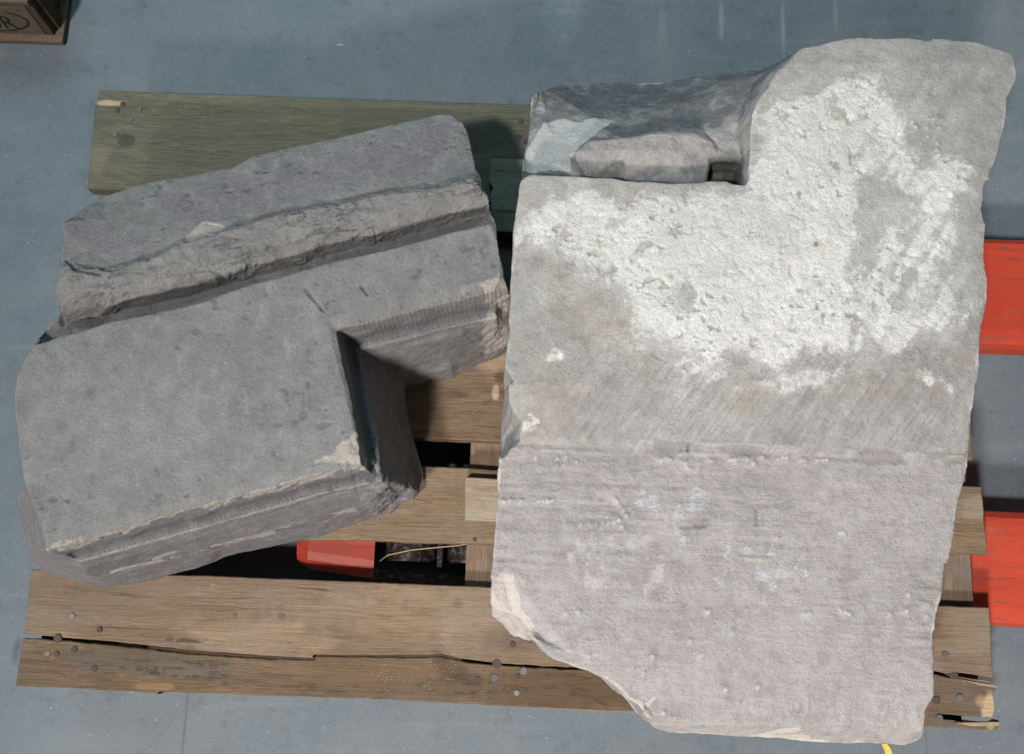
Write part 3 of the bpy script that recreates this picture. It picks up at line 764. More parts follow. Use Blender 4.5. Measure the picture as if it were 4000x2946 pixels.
purp = np.maximum(purp, .8 * (P[:, 2] < zm(.33)) * sstep(-.01, .02, -sd_poly(xy, rough_poly)) * (P[:, 1] < W(0, 1500, zm(T1))[1] + .2))
put_attr(me1, 'rust', rust); put_attr(me1, 'rough_area', rough)
crack = np.maximum(crack, np.maximum(.6 * crev, .4 * pits)); put_attr(me1, 'crack', crack); put_attr(me1, 'purple', np.clip(purp, 0, 1))
put_attr(me1, 'ticks', mk * ticks); put_attr(me1, 'high', onhigh)
ac = d_line(xy, [p[:2] for p in shift(arris2, .0060, .31)]); recess_shade = sstep(.0045, .002, ac) * (P[:, 2] < zm(.335)) * (P[:, 2] > zm(.30))  # shade under the moulding arris, put into the colour
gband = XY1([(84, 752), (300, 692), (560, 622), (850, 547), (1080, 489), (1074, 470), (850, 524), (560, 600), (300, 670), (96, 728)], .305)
recess_shade = np.maximum(recess_shade, .95 * sstep(-.003, .002, sd_poly(xy, gband)) * (P[:, 2] < zm(.338)))  # shadow of the top face on the groove floor, painted likewise
put_attr(me1, 'recess_shade', recess_shade * sstep(-1.2, -.2, fbm(P, .04, 3, 70)))
me1.polygons.foreach_set('use_smooth', [True] * len(me1.polygons))

def sandstone_small():
    t = NT("grey_sandstone")
    a = t.noise(9, 5, .6); b = t.noise(45, 5, .65); g = t.noise(650, 3, .7); g2 = t.noise(260, 4, .7)
    col = t.mix(t.ramp(a, .3, .7), (0.172, 0.173, 0.170), (0.245, 0.242, 0.234))
    col = t.mix(t.math('MULTIPLY', t.attr('purple'), .75), col, (0.200, 0.178, 0.190))
    col = t.mix(t.math('MULTIPLY', t.attr('rough_area'), .7), col, (0.218, 0.210, 0.198))
    col = t.mix(t.math('MULTIPLY', t.ramp(b, .5, .70), .6), col, (0.29, 0.287, 0.277))
    col = t.mix(t.math('MULTIPLY', t.ramp(b, .48, .30), .5), col, (0.145, 0.148, 0.152))
    m3 = t.noise(95, 6, .8); col = t.mix(t.math('MULTIPLY', t.ramp(m3, .52, .74), .32), col, (0.29, 0.287, 0.277))
    col = t.mix(t.math('MULTIPLY', t.ramp(m3, .47, .28), .35), col, (0.12, 0.122, 0.125))
    st = t.noise(22, 6, .7, vec=t.mapping((2.6, 1, 1), (0, 0, .5)))
    col = t.mix(t.math('MULTIPLY', t.ramp(st, .54, .72), .5), col, (0.34, 0.34, 0.33))
    col = t.mix(t.math('MULTIPLY', t.attr('rust'), .65), col, (0.24, 0.13, 0.085))
    f = t.math('ADD', t.attr('fresh'), t.math('MULTIPLY', t.math('SUBTRACT', t.noise(220, 4, .7), .5), .5))
    col = t.mix(t.math('MULTIPLY', t.ramp(f, .3, .6), .9), col, (0.43, 0.385, 0.34))
    col = t.mix(t.math('MULTIPLY', t.attr('ticks'), .22), col, (0.11, 0.09, 0.09))
    pit = t.voro(160, vec=t.mapping((1, 1, 1)))
    col = t.mix(t.math('MULTIPLY', t.math('MULTIPLY', t.ramp(pit, .20, .08), t.ramp(t.noise(20, 3), .5, .62)), .6), col, (0.12, 0.115, 0.12))
    col = t.mix(t.math('MULTIPLY', t.attr('crack'), .85), col, (0.035, 0.04, 0.042))
    col = t.mix(t.math('MULTIPLY', t.ramp(g, .36, .64), .42), col, (0.11, 0.11, 0.113))
    col = t.mix(t.math('MULTIPLY', t.ramp(g2, .52, .76), .28), col, (0.36, 0.352, 0.342))
    col = t.mix(t.math('MULTIPLY', t.attr('recess_shade'), .55), col, (0.058, 0.066, 0.068))  # painted shade darkens moulding hollow and groove
    n = t.bump(g2, .8, .0016); n = t.bump(g, .6, .0007, n); n = t.bump(m3, .6, .003, n); n = t.bump(b, .6, .004, n)
    return t.finish(col, .93, n, spec=.15)
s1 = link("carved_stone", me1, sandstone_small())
tag(s1, "dark grey L-shaped cornice stone with stepped mouldings and rough groove, left on the pallet", "stone")

# ---------------------------------------------------------------- large stone
T2 = 0.372
def zz(y):   # height of the dressed face down the length of the stone (photo rows)
    return float(np.interp(y, [0, 150, 260, 1250, 1500, 1720, 1760, 1790, 2500, 2760, 2850, 2920], [.364, .366, T2, T2, .369, .3545, .3515, .3500, .346, .340, .332, .318]))
def F(l): return [W(x, y, zz(y)) for x, y in l]
def F3(l): return [W(x, y, z) for x, y, z in l]
out2 = F3([(2033, 712, T2), (2038, 692, .34), (2045, 606, .312), (2054, 570, .308), (2066, 513, .302), (2068, 440, .295), (2074, 390, .292), (2078, 364, .290), (2100, 361, .290), (2130, 345, .275), (2160, 328, .26), (2180, 315, .245), (2215, 312, .235), (2273, 319, .230), (2400, 324, .228),
            (2500, 328, .228), (2600, 322, .230), (2700, 306, .235), (2800, 292, .245), (2900, 279, .262), (2960, 272, .278), (3033, 248, .305), (3075, 222, .325), (3120, 200, .35)])
out2 += F([(3146, 190), (3200, 176), (3246, 160), (3300, 150), (3366, 143), (3450, 147), (3540, 145), (3600, 153), (3626, 160), (3645, 152), (3672, 150), (3740, 156), (3819, 163), (3860, 178), (3899, 190), (3930, 200), (3959, 213), (3973, 260), (3970, 320), (3950, 350), (3935, 380), (3932, 446),
           (3926, 490), (3916, 526), (3908, 570), (3899, 606), (3880, 650), (3872, 666), (3868, 703), (3850, 712), (3846, 730), (3836, 820), (3842, 860), (3847, 873), (3845, 940), (3843, 1000), (3850, 1050), (3859, 1086), (3857, 1130), (3853, 1180), (3846, 1210), (3829, 1273), (3823, 1333), (3823, 1380), (3819, 1466),
           (3812, 1520), (3806, 1573), (3796, 1620), (3789, 1666), (3790, 1720), (3789, 1780), (3780, 1840), (3773, 1866), (3756, 1920), (3744, 1960), (3733, 2020), (3722, 2090), (3714, 2140), (3703, 2186), (3688, 2210), (3684, 2260), (3682, 2320), (3667, 2366), (3657, 2400), (3650, 2441), (3644, 2492),
           (3647, 2540), (3647, 2640), (3647, 2716), (3630, 2750), (3613, 2779), (3611, 2820), (3610, 2855)])
out2 += F3([(3605, 2875, .318), (3587, 2893, .312), (3560, 2903, .31), (3530, 2909, .31), (3300, 2899, .31), (3100, 2887, .31), (2900, 2877, .31), (2750, 2868, .31), (2610, 2858, .31), (2567, 2844, .312), (2545, 2828, .315), (2527, 2807, .32), (2516, 2784, .33)])
out2 += F([(2498, 2756), (2458, 2733), (2440, 2712), (2418, 2687), (2380, 2660), (2344, 2641), (2292, 2621), (2240, 2605), (2201, 2592), (2166, 2578), (2140, 2560), (2120, 2538), (2100, 2512), (2086, 2492)])
out2 += F3([(2072, 2496, .30), (2040, 2490, .285), (2006, 2487, .275), (1983, 2464, .275), (1966, 2435, .28), (1945, 2418, .29), (1926, 2406, .30), (1917, 2380, .325), (1914, 2360, .34)])
out2 += F([(1917, 2310), (1920, 2286), (1922, 2230), (1926, 2172), (1931, 2110), (1937, 2057), (1940, 2000), (1942, 1930), (1943, 1866), (1947, 1820), (1951, 1796)])
out2 += F3([(1961, 1772, .29), (1962, 1720, .28), (1963, 1666, .28), (1968, 1600, .285), (1972, 1533, .30), (1970, 1470, .335)])
out2 += F([(1970, 1433), (1980, 1350), (1990, 1266), (1992, 1220), (1993, 1166), (1998, 1080), (2004, 980), (2010, 900), (2018, 810), (2026, 745)])
M0 = F3([(2052, 694, T2), (2066, 683, T2), (2090, 680, T2), (2120, 684, T2), (2200, 684, T2), (2326, 691, T2), (2393, 691, T2), (2440, 702, T2), (2500, 706, T2), (2600, 714, T2), (2726, 717, T2), (2780, 712, T2), (2833, 714, T2), (2880, 724, T2), (2918, 727, T2)])
LB = F3([(2928, 700, T2), (2927, 640, T2), (2928, 580, T2), (2932, 500, T2), (2941, 433, T2), (2962, 390, T2), (2993, 353, T2), (3020, 310, T2), (3047, 273, T2), (3080, 243, T2 - .002), (3105, 225, T2 - .004)])
foot = [np.array([p[0], p[1] + .004, .338]) for p in M0[1:-2]]
hx1 = LB[1][0] - .0035
hr = [W(2775, 626, .340), W(2900, 630, .340)]
y0 = M0[12][1] + .007
rim = [np.array([hr[0][0], hr[0][1], .340]), np.array([hx1, hr[1][1], .340]), np.array([hx1, y0, .337]), np.array([hr[0][0] - .006, y0, .337])]
cx = sum(p[0] for p in rim) / 4; cy = sum(p[1] for p in rim) / 4
hb = [np.array([cx + (p[0] - cx) * .90, cy + (p[1] - cy) * .90, .308]) for p in rim]
lines2 = [
    (M0 + LB, False), (foot, False), (rim, True), (hb, True),
    (F3([(2880, 560, .346), (2880, 480, .342), (2905, 400, .335), (2940, 335, .328), (2985, 285, .324)]), False),
    (F3([(2825, 545, .341), (2825, 470, .332), (2848, 390, .318), (2885, 320, .307)]), False),
    (F3([(2240, 590, .345), (2400, 585, .347), (2560, 585, .347), (2720, 600, .344)]), False),
    (F3([(2250, 632, .3445), (2400, 632, .345), (2560, 634, .345), (2700, 640, .343)]), False),
    (F3([(2290, 550, .342), (2430, 540, .344), (2560, 522, .344), (2700, 522, .343), (2775, 555, .342)]), False),
    (F3([(2330, 500, .318), (2500, 480, .314), (2660, 460, .312), (2740, 470, .316)]), False),
    (F3([(2140, 440, .300), (2300, 450, .300), (2500, 420, .290), (2700, 400, .290)]), False),
    (F3([(2360, 478, .314), (2310, 535, .318), (2240, 615, .320), (2228, 672, .320)]), False),
    (F3([(2120, 470, .306), (2085, 560, .310), (2075, 640, .312)]), False),
    (F3([(2170, 540, .309), (2150, 640, .312)]), False),
    (F([(2020, 1250), (3830, 1260)]), False), (F([(2020, 1500), (3795, 1500)]), False),
    (F3([(2068, 1703, .3550), (2300, 1712, .3550), (2650, 1735, .3550), (3000, 1756, .3550), (3400, 1778, .3550), (3770, 1786, .3550)]), False),
    (F3([(2040, 1735, .3515), (2300, 1726, .3515), (2650, 1749, .3515), (3000, 1770, .3515), (3400, 1790, .3515), (3765, 1798, .3515)]), False),
    (F3([(1990, 1500, T2 - .004), (1990, 1560, .365), (2010, 1600, .362), (2040, 1640, .358), (2062, 1690, .354), (2030, 1722, .352), (1998, 1750, .351), (1975, 1780, .350)]), False),
    (F3([(1930, 2376, .338), (1960, 2392, .336), (2010, 2405, .334), (2050, 2440, .338), (2078, 2478, .341)]), False),
    (F3([(2545, 2790, .338), (2700, 2822, .336), (3000, 2835, .334), (3300, 2848, .334), (3590, 2855, .332)]), False),
    (F([(2010, 260 + 500), (3840, 770)]), False), (F([(3000, 420), (3900, 420)]), False), (F([(3120, 240), (3930, 250)]), False),
    (F([(1960, 2200), (3670, 2200)]), False), (F([(2240, 2560), (3630, 2560)]), False),
]
me2 = stone_mesh(out2, lines2, ZB + .0005, .0019)
P, N = get_vn(me2); xy = P[:, :2]
topm = sstep(.3, .85, N[:, 2])
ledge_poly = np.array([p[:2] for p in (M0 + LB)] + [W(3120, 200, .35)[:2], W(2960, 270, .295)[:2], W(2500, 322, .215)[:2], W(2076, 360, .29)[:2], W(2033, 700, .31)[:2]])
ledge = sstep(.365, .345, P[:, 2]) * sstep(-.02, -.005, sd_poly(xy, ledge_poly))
def pm(pts, z=T2, w=.004, na=.006, ns=.02, seed=0):
    return sstep(-w, w, sd_poly(xy, XY(pts, z)) + na * fbm(P, ns, 4, seed))
lime = np.zeros(len(P))
def addl(s, pts, **k):
    global lime; lime = np.maximum(lime, s * pm(pts, **k))
main = [(1668, 300), (1660, 262), (1700, 232), (1745, 232), (1780, 200), (1830, 188), (1870, 172), (1930, 168), (1945, 195), (1985, 240), (1995, 300), (1960, 360), (1935, 395), (1890, 400), (1880, 435),
        (1870, 480), (1900, 520), (1880, 560), (1865, 590), (1885, 640), (1880, 700), (1870, 760), (1760, 760), (1700, 790), (1640, 780), (1600, 770), (1560, 790), (1500, 765), (1430, 742), (1385, 700), (1375, 650),
        (1350, 610), (1300, 585), (1235, 562), (1210, 530), (1165, 520), (1160, 480), (1200, 455), (1290, 430), (1350, 455), (1400, 430), (1450, 420), (1500, 440), (1560, 420), (1600, 440), (1640, 415), (1652, 350)]
addl(1.0, main, w=.011, na=.013, ns=.03, seed=2)
addl(.82, [(2000, 330), (2060, 345), (2122, 372), (2112, 415), (2085, 440), (2060, 470), (2068, 540), (2080, 600), (2110, 650), (2105, 710), (2075, 745), (2010, 735), (1965, 770), (1900, 745), (1870, 700), (1880, 600), (1900, 520), (1960, 500), (2000, 440), (1950, 400), (1940, 360)], w=.012, na=.018, ns=.035, seed=3)
addl(.55, [(1420, 770), (1560, 800), (1700, 830), (1840, 800), (2000, 800), (2100, 830), (2120, 880), (2090, 900), (2060, 850), (1900, 825), (1700, 850), (1560, 840), (1500, 830)], w=.006, na=.016, ns=.05, seed=4)
addl(.6, [(1150, 440), (1210, 450), (1260, 500), (1235, 560), (1190, 545), (1150, 520)], w=.005, na=.012, seed=5)
addl(.8, [(1145, 910), (1165, 900), (1180, 920), (1165, 940), (1150, 935)], seed=6, na=.003)
addl(.85, [(1195, 780), (1215, 760), (1235, 770), (1232, 790), (1200, 792)], seed=7, na=.003)
addl(.7, [(1205, 748), (1215, 745), (1218, 758), (1208, 760)], seed=8, na=.002)
addl(.75, [(1480, 828), (1500, 820), (1515, 832), (1500, 842)], seed=9, na=.003)
addl(.55, [(1172, 640), (1195, 645), (1195, 670), (1178, 668)], seed=10, na=.004)
# bare patches through the lime
for pts, s, na in (([(1872, 500), (1868, 470), (1880, 448), (1900, 425), (1925, 395), (1950, 390), (1960, 410), (1945, 425), (2005, 430), (2008, 450), (1975, 455), (1945, 470), (1925, 485), (1890, 488), (1880, 505)], 1.0, .003),
                   ([(1465, 640), (1490, 615), (1520, 625), (1535, 645), (1525, 680), (1510, 700), (1480, 670)], .75, .008),
                   ([(1378, 560), (1405, 540), (1425, 527), (1430, 535), (1400, 563), (1385, 570)], 1, .002), ([(1210, 540), (1228, 510), (1240, 490), (1248, 492), (1232, 520), (1215, 545)], 1, .002),
                   ([(1813, 225), (1830, 205), (1850, 215), (1845, 235), (1855, 250), (1845, 270), (1825, 268), (1815, 245)], .9, .003), ([(1702, 250), (1722, 246), (1728, 262), (1705, 262)], .9, .002),
                   ([(1740, 430), (1752, 428), (1755, 450), (1742, 458)], .8, .003), ([(1870, 600), (1880, 620), (1885, 700), (1870, 790), (1862, 780), (1868, 700)], .6, .005),
                   ([(1990, 560), (2010, 590), (1985, 650), (1950, 700), (1940, 690), (1970, 630)], .7, .008), ([(1900, 520), (1920, 560), (1910, 600), (1890, 570)], .6, .006),
                   ([(1900, 290), (1940, 310), (1935, 345), (1905, 330)], .55, .012), ([(1780, 620), (1800, 610), (1800, 630)], .6, .003), ([(1620, 690), (1650, 695), (1640, 705)], .6, .004),
                   ([(1455, 600), (1475, 600), (1470, 618)], .5, .004), ([(1790, 700), (1800, 690), (1805, 708), (1795, 715)], .9, .002), ([(1330, 470), (1380, 480), (1370, 500), (1330, 490)], .5, .006)):
    lime *= 1 - s * pm(pts, w=.0025, na=na + .004, ns=.014, seed=len(pts))
lime *= (1 - ledge) * topm
stk = fbm(rotated(P, math.radians(58), 1 / .05, 1 / .011), 1.0, 4, 80)
rgt = sstep(WD(1850, 500, T2)[0], WD(1900, 500, T2)[0], xy[:, 0])
lime *= np.clip(1 + .28 * fbm(P, .05, 4, 78) + rgt * (.75 * stk + .05), 0, 1.3)
lime = np.maximum(lime, .62 * (1 - ledge) * topm * sstep(-.030, .012, sd_poly(xy, XY(main, T2)) + .026 * fbm(P, .04, 4, 81)) * sstep(-.5, .5, fbm(P, .018, 4, 82)))
orig_l = lime.copy()
haze = np.maximum(sstep(-.075, .015, sd_poly(xy, XY(main, T2)) + .025 * fbm(P, .05, 3, 151)), pm([(2000, 330), (2122, 372), (2150, 500), (2130, 700), (2120, 780), (1960, 800), (1500, 860), (1400, 770)], w=.02, na=.03, ns=.06, seed=152)) * (1 - ledge) * topm
spk = sstep(.50, .62, fbm(P, .009, 3, 77)); lime *= 1 - .7 * spk * sstep(-.4, .4, fbm(P, .05, 2, 79))
tan = np.maximum(.8 * pm([(1130, 820), (1160, 750), (1260, 800), (1290, 880), (1290, 950), (1150, 950), (1145, 880)], w=.015, na=.02, ns=.04, seed=14),
                 .7 * pm([(1560, 800), (2130, 780), (2120, 880), (1600, 880), (1560, 860)], w=.02, na=.03, ns=.05, seed=15))
tan = np.maximum(tan, .55 * pm([(1140, 420), (1500, 400), (1660, 420), (1640, 260), (1800, 120), (1840, 130), (1700, 260), (1690, 470), (1140, 560)], w=.01, na=.02, ns=.04, seed=16))
tan = np.maximum(tan, .95 * pm([(1140, 560), (1230, 570), (1370, 620), (1400, 740), (1480, 780), (1300, 790), (1200, 700)], w=.02, na=.02, ns=.04, seed=17)) * (1 - ledge)
pink = sstep(zz(1720) + .001, zz(1790), P[:, 2]) * (xy[:, 1] < W(0, 1735, .352)[1] + (xy[:, 0] - .9) * .0)
fresh = np.zeros(len(P))
def addf(s, pts, z=.34, **k):
    global fresh; fresh = np.maximum(fresh, s * pm(pts, z=z, **k))
addf(1, [(1075, 1330), (1078, 1290), (1088, 1270), (1100, 1258), (1125, 1262), (1122, 1285), (1140, 1310), (1138, 1330), (1150, 1345), (1165, 1370), (1160, 1392), (1115, 1405), (1070, 1370)], w=.002, na=.003, ns=.012)
addf(1, [(1160, 1388), (1172, 1395), (1205, 1445), (1232, 1462), (1300, 1475), (1340, 1500), (1332, 1512), (1230, 1470), (1195, 1445)], w=.001, na=.001)
addf(.8, [(1410, 1540), (1432, 1522), (1445, 1528), (1425, 1550), (1430, 1575), (1415, 1565)], w=.002, na=.003)
addf(.9, [(1800, 1640), (1850, 1620), (1950, 1625), (2020, 1630), (2020, 1660), (1800, 1660)], z=.318, w=.003, na=.004)
addf(.8, [(1640, 1620), (1700, 1600), (1750, 1590), (1755, 1598), (1700, 1612), (1780, 1612), (1790, 1626), (1600, 1618)], z=.33, w=.002, na=.002)
addf(.35, [(1640, 1575), (2000, 1580), (2000, 1600), (1640, 1600)], z=.335, w=.004, na=.01)
addf(.62, [(1143, 385), (1150, 330), (1185, 258), (1330, 256), (1345, 268), (1300, 310), (1275, 325), (1245, 385)], z=.31, w=.003, na=.005)
pinkish = .9 * pm([(1250, 350), (1290, 320), (1450, 295), (1560, 280), (1620, 270), (1640, 330), (1600, 345), (1540, 370), (1400, 392), (1250, 388)], z=.326, w=.006, na=.008)
fresh_ledge = fresh * ledge
# dirt on the roll of the ledge
dirt = .6 * pm([(1310, 372), (1350, 352), (1385, 368), (1375, 392), (1300, 392)], z=.342, w=.006, na=.012, ns=.012) + .45 * pm([(1400, 325), (1440, 318), (1445, 345), (1400, 355)], z=.325, na=.005, ns=.01)
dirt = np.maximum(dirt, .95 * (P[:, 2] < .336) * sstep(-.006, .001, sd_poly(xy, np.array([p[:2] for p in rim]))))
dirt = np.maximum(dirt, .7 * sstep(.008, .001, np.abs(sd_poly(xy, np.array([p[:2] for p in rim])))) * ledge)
blue = np.maximum(.75 * pm([(1395, 1110), (1440, 1080), (1475, 1115), (1530, 1085), (1535, 1115), (1480, 1130), (1490, 1165), (1450, 1170), (1430, 1130)], z=.35, w=.012, na=.03, ns=.015, seed=91),
                  .8 * pm([(1605, 1205), (1625, 1195), (1640, 1225), (1690, 1230), (1735, 1250), (1730, 1265), (1650, 1260), (1620, 1235)], z=.35, w=.012, na=.03, ns=.012, seed=92))
blue = np.maximum(blue, .7 * pm([(1625, 1155), (1635, 1158), (1645, 1185), (1632, 1180)], z=.35, na=.004, ns=.01, seed=93))
blue = np.maximum(blue, .6 * pm([(1500, 1285), (1590, 1262), (1590, 1272), (1510, 1295)], z=.35, na=.014, ns=.01, seed=94))
pale = .55 * pm([(1270, 1190), (1285, 1185), (1292, 1250), (1330, 1265), (1330, 1285), (1290, 1285), (1275, 1260)], z=.35, w=.009, na=.018, ns=.014, seed=95)
pale = np.maximum(pale, .5 * pm([(1300, 1120), (1350, 1105), (1380, 1150), (1372, 1160), (1345, 1120), (1300, 1130)], z=.35, w=.009, na=.018, ns=.014, seed=96))
pale = np.maximum(pale, .45 * pm([(1345, 1190), (1420, 1180), (1400, 1195), (1350, 1205)], z=.35, w=.009, na=.018, ns=.014, seed=97))
pale = np.maximum(pale, .45 * pm([(1430, 1240), (1452, 1240), (1455, 1290), (1430, 1290)], z=.35, w=.009, na=.018, ns=.014, seed=98))
# dark spots along the crease
crw = .0035 * fbm(P, .03, 4, 104)
crz = crw + d_line(xy, XY([(1150, 957), (1300, 963), (1486, 975), (1682, 987), (1906, 999), (2110, 1004)], .3525))
creasedark = sstep(.009, .003, np.abs(crz - .001)) * sstep(.15, .55, fbm(P * [1, 2.5, 1], .045, 3, 101)) * (xy[:, 0] > WD(1430, 975, .352)[0])
crease_hi = sstep(.0045, .001, crw + d_line(xy, XY([(1150, 954), (1300, 958), (1486, 970), (1682, 981), (1906, 993), (2110, 999)], .355))) * sstep(-.5, .3, fbm(P, .04, 2, 103))
# pebbly mortar crumbs standing on the face
crumbs = [(1220, 1005), (1240, 1000), (1097, 1008), (1174, 1003), (1238, 1008), (1263, 1012), (1220, 1019), (1236, 1018), (1458, 1003), (1466, 1006), (1483, 1002), (1448, 1010), (1501, 1018), (1504, 1024), (1510, 1028), (1528, 1028), (1532, 1018),
          (1490, 995), (1500, 993), (1552, 1006), (1558, 1010), (1595, 1010), (1601, 1008), (1608, 1008), (1636, 1006), (1650, 1016), (1668, 1002), (1703, 1007), (1715, 1003), (1722, 1003), (1755, 1009), (1762, 1009), (1789, 1009), (1800, 1010), (1810, 1008),
          (1118, 1096), (1142, 1098), (1180, 1099), (1190, 1099), (1200, 1099), (1210, 1098), (1104, 1099), (1345, 1093), (1351, 1100), (1358, 1110), (1365, 1120), (1372, 1130), (1320, 1146), (1333, 1146), (1345, 1146), (1355, 1140), (1362, 1155), (1370, 1165),
          (1273, 1147), (1290, 1146), (1305, 1147), (1840, 1168), (1848, 1169), (1843, 1167), (1760, 1345), (1767, 1346), (1774, 1344), (1945, 1346), (1950, 1347), (1985, 1338), (1840, 1337), (1851, 1341), (1860, 1345), (2024, 1324), (2032, 1324), (1990, 1302), (2028, 1350),
          (1430, 1437), (1453, 1562), (1545, 1340), (1549, 1343), (1553, 1340), (1538, 1435), (1290, 1437), (2034, 262), (2045, 262), (2052, 258), (2062, 262), (2030, 280), (2058, 280), (2090, 262), (2032, 300), (2052, 315), (2050, 330), (2058, 340), (1998, 268), (2005, 278),
          (1240, 1345), (1268, 1340), (1512, 1405), (1605, 1385), (1700, 1180), (1660, 1505), (1590, 1510), (1410, 1475)]
bump_h = np.zeros(len(P)); crumbm = np.zeros(len(P))
rnd = np.random.RandomState(5)
ex = [(rnd.uniform(1180, 2050), rnd.uniform(1050, 1560)) for _ in range(60)]
for k, (x, y) in enumerate(crumbs + ex):
    c0 = W(x * S, y * S, zz(y * S))[:2]; r = (.0027 if k < len(crumbs) else .0018) * rnd.uniform(.7, 1.2)
    near = np.abs(xy - c0).max(1) < .012
    if not near.any(): continue
    dd = np.sqrt(((xy[near] - c0) ** 2).sum(1)) / r
    hgt = np.exp(-dd ** 2) * (.0024 if k < len(crumbs) else .0009) * topm[near]
    bump_h[near] = np.maximum(bump_h[near], hgt)
    if k < len(crumbs): crumbm[near] = np.maximum(crumbm[near], np.exp(-dd ** 2))
ed = np.abs(sd_poly(xy, np.array([p[:2] for p in out2]))); pale = np.maximum(pale, .75 * sstep(.0045, .001, ed + .0015 * fbm(P, .01, 2, 76)) * sstep(-.2, .4, fbm(P, .04, 3, 75)))
lower = sstep(.002, -.004, xy[:, 1] - (WD(1600, 982, .352)[1] + (xy[:, 0] - WD(1600, 982, .352)[0]) * (WD(2110, 1003, .352)[1] - WD(1150, 957, .352)[1]) / (WD(2110, 1003, .352)[0] - WD(1150, 957, .352)[0])))
lower *= (1 - ledge)
d = .0014 * fbm(P, .14, 3, 1) + .0005 * fbm(P, .02, 4, 2)
# tooling: slanting furrows above the crease, finer level ones below it
fz = pm([(1300, 770), (1880, 770), (2130, 720), (2120, 990), (1220, 950), (1240, 840)], w=.02, na=.02, ns=.06, seed=120)
fur = fbm(rotated(P, math.radians(54), 1 / .07, 1 / .0058), 1.0, 4, 121); fur = np.clip(np.abs(fur) * 1.6 - .55, -.6, .8)
d += fz * .0010 * fur * (1 - .4 * lime)
fz3 = pm([(1160, 560), (1400, 620), (1400, 760), (1240, 900), (1150, 880)], w=.02, na=.02, ns=.06, seed=122)
d += fz3 * .0004 * fbm(rotated(P, math.radians(50), 1 / .06, 1 / .008), 1.0, 3, 123)
fz2 = pm([(1980, 100), (2225, 120), (2150, 560), (2140, 760), (2080, 760), (2060, 480), (2000, 330)], w=.02, na=.01, ns=.06, seed=124)
d += fz2 * .0007 * fbm(rotated(P, math.radians(62), 1 / .09, 1 / .010), 1.0, 3, 125)
lowf = fbm(rotated(P, math.radians(-1), 1 / .045, 1 / .0048), 1.0, 4, 126)
d += lower * .00065 * lowf * sstep(-.6, .4, fbm(P, .12, 2, 127))
d += lower * .0006 * fbm(rotated(P, math.radians(35), 1 / .05, 1 / .02), 1.0, 3, 128) * sstep(WD(1500, 1300, .35)[0], WD(1200, 1300, .35)[0], xy[:, 0])
# short upright ticks near the bottom edge
tk = pm([(1540, 1530), (2020, 1550), (2010, 1582), (1560, 1570)], z=.34, w=.004, na=.006, seed=130)
d += tk * .0009 * fbm(rotated(P, math.radians(80), 1 / .018, 1 / .0045), 1.0, 2, 131)
d += sstep(.25, .9, lime) * (.0003 + .0006 * fbm(P, .0045, 3, 132) + .0006 * fbm(P, .022, 3, 133))
d -= .0012 * spk * orig_l
d += ledge * (.0007 * fbm(P, .03, 4, 134))
furm = np.clip(-(fz * fur * 1.4 + lower * lowf * .8 * sstep(-.5, .5, fbm(P, .12, 2, 127)) + fz2 * .6 * fbm(rotated(P, math.radians(62), 1 / .09, 1 / .010), 1.0, 3, 125)), 0, 1) * (1 - .8 * lime)
d += fz * .0006 * fur + lower * .0002 * lowf
d += bump_h - .0012 * creasedark + .0006 * crease_hi
chip = pm([(1075, 1335), (1160, 1388), (1165, 1400), (1100, 1410), (1060, 1370)], z=.31, w=.003)
d += chip * (.002 * fbm(P, .02, 3, 135))
scr = np.zeros(len(P))
for ln in ([(1490, 1157), (1540, 1150)], [(1540, 1140), (1548, 1138)], [(1422, 788), (1445, 802)], [(1505, 975), (1506, 990)], [(1075, 1385), (1080, 1390)], [(1415, 1550), (1420, 1560), (1424, 1568)], [(1655, 1120), (1656, 1150)], [(1500, 1160), (1512, 1157), (1545, 1151)]):
    scr = np.maximum(scr, sstep(.0022, .0006, d_line(xy, XY(ln, .345)) + .0006 * fbm(P, .01, 2, 137)))
d -= .0014 * scr
# cracks on the ledge
crack = np.zeros(len(P))
for ln, z_ in (([(1545, 298), (1550, 312), (1560, 322), (1565, 335)], .326), ([(1183, 190), (1180, 215), (1170, 232)], .295), ([(1150, 389), (1165, 386), (1200, 388)], .31), ([(1414, 1545), (1419, 1556), (1424, 1567)], .336)):
    cc = sstep(.0022, .0006, d_line(xy, XY(ln, z_)) + .0008 * fbm(P, .01, 2, 138)); crack = np.maximum(crack, cc)
d -= .003 * crack
P2 = P + N * d[:, None]
P2 += N * (fbm(P, .04, 4, 141) * .0018)[:, None] * (1 - topm)[:, None]
P2[:, 2] = np.maximum(P2[:, 2], ZB + .0003)
put(me2, P2)
for nm, v in (('lime', lime), ('fresh', fresh), ('tan', tan), ('dirt', np.clip(dirt, 0, 1)), ('blue', blue), ('pale', np.maximum(pale, np.maximum(.8 * crumbm, .45 * crease_hi))),
              ('lower', lower), ('haze', haze), ('furrow', furm), ('ledge', ledge), ('crack', np.maximum(crack, .5 * scr)), ('creasedark', creasedark), ('pinkish', pinkish * ledge)):
    put_attr(me2, nm, v)
me2.polygons.foreach_set('use_smooth', [True] * len(me2.polygons))
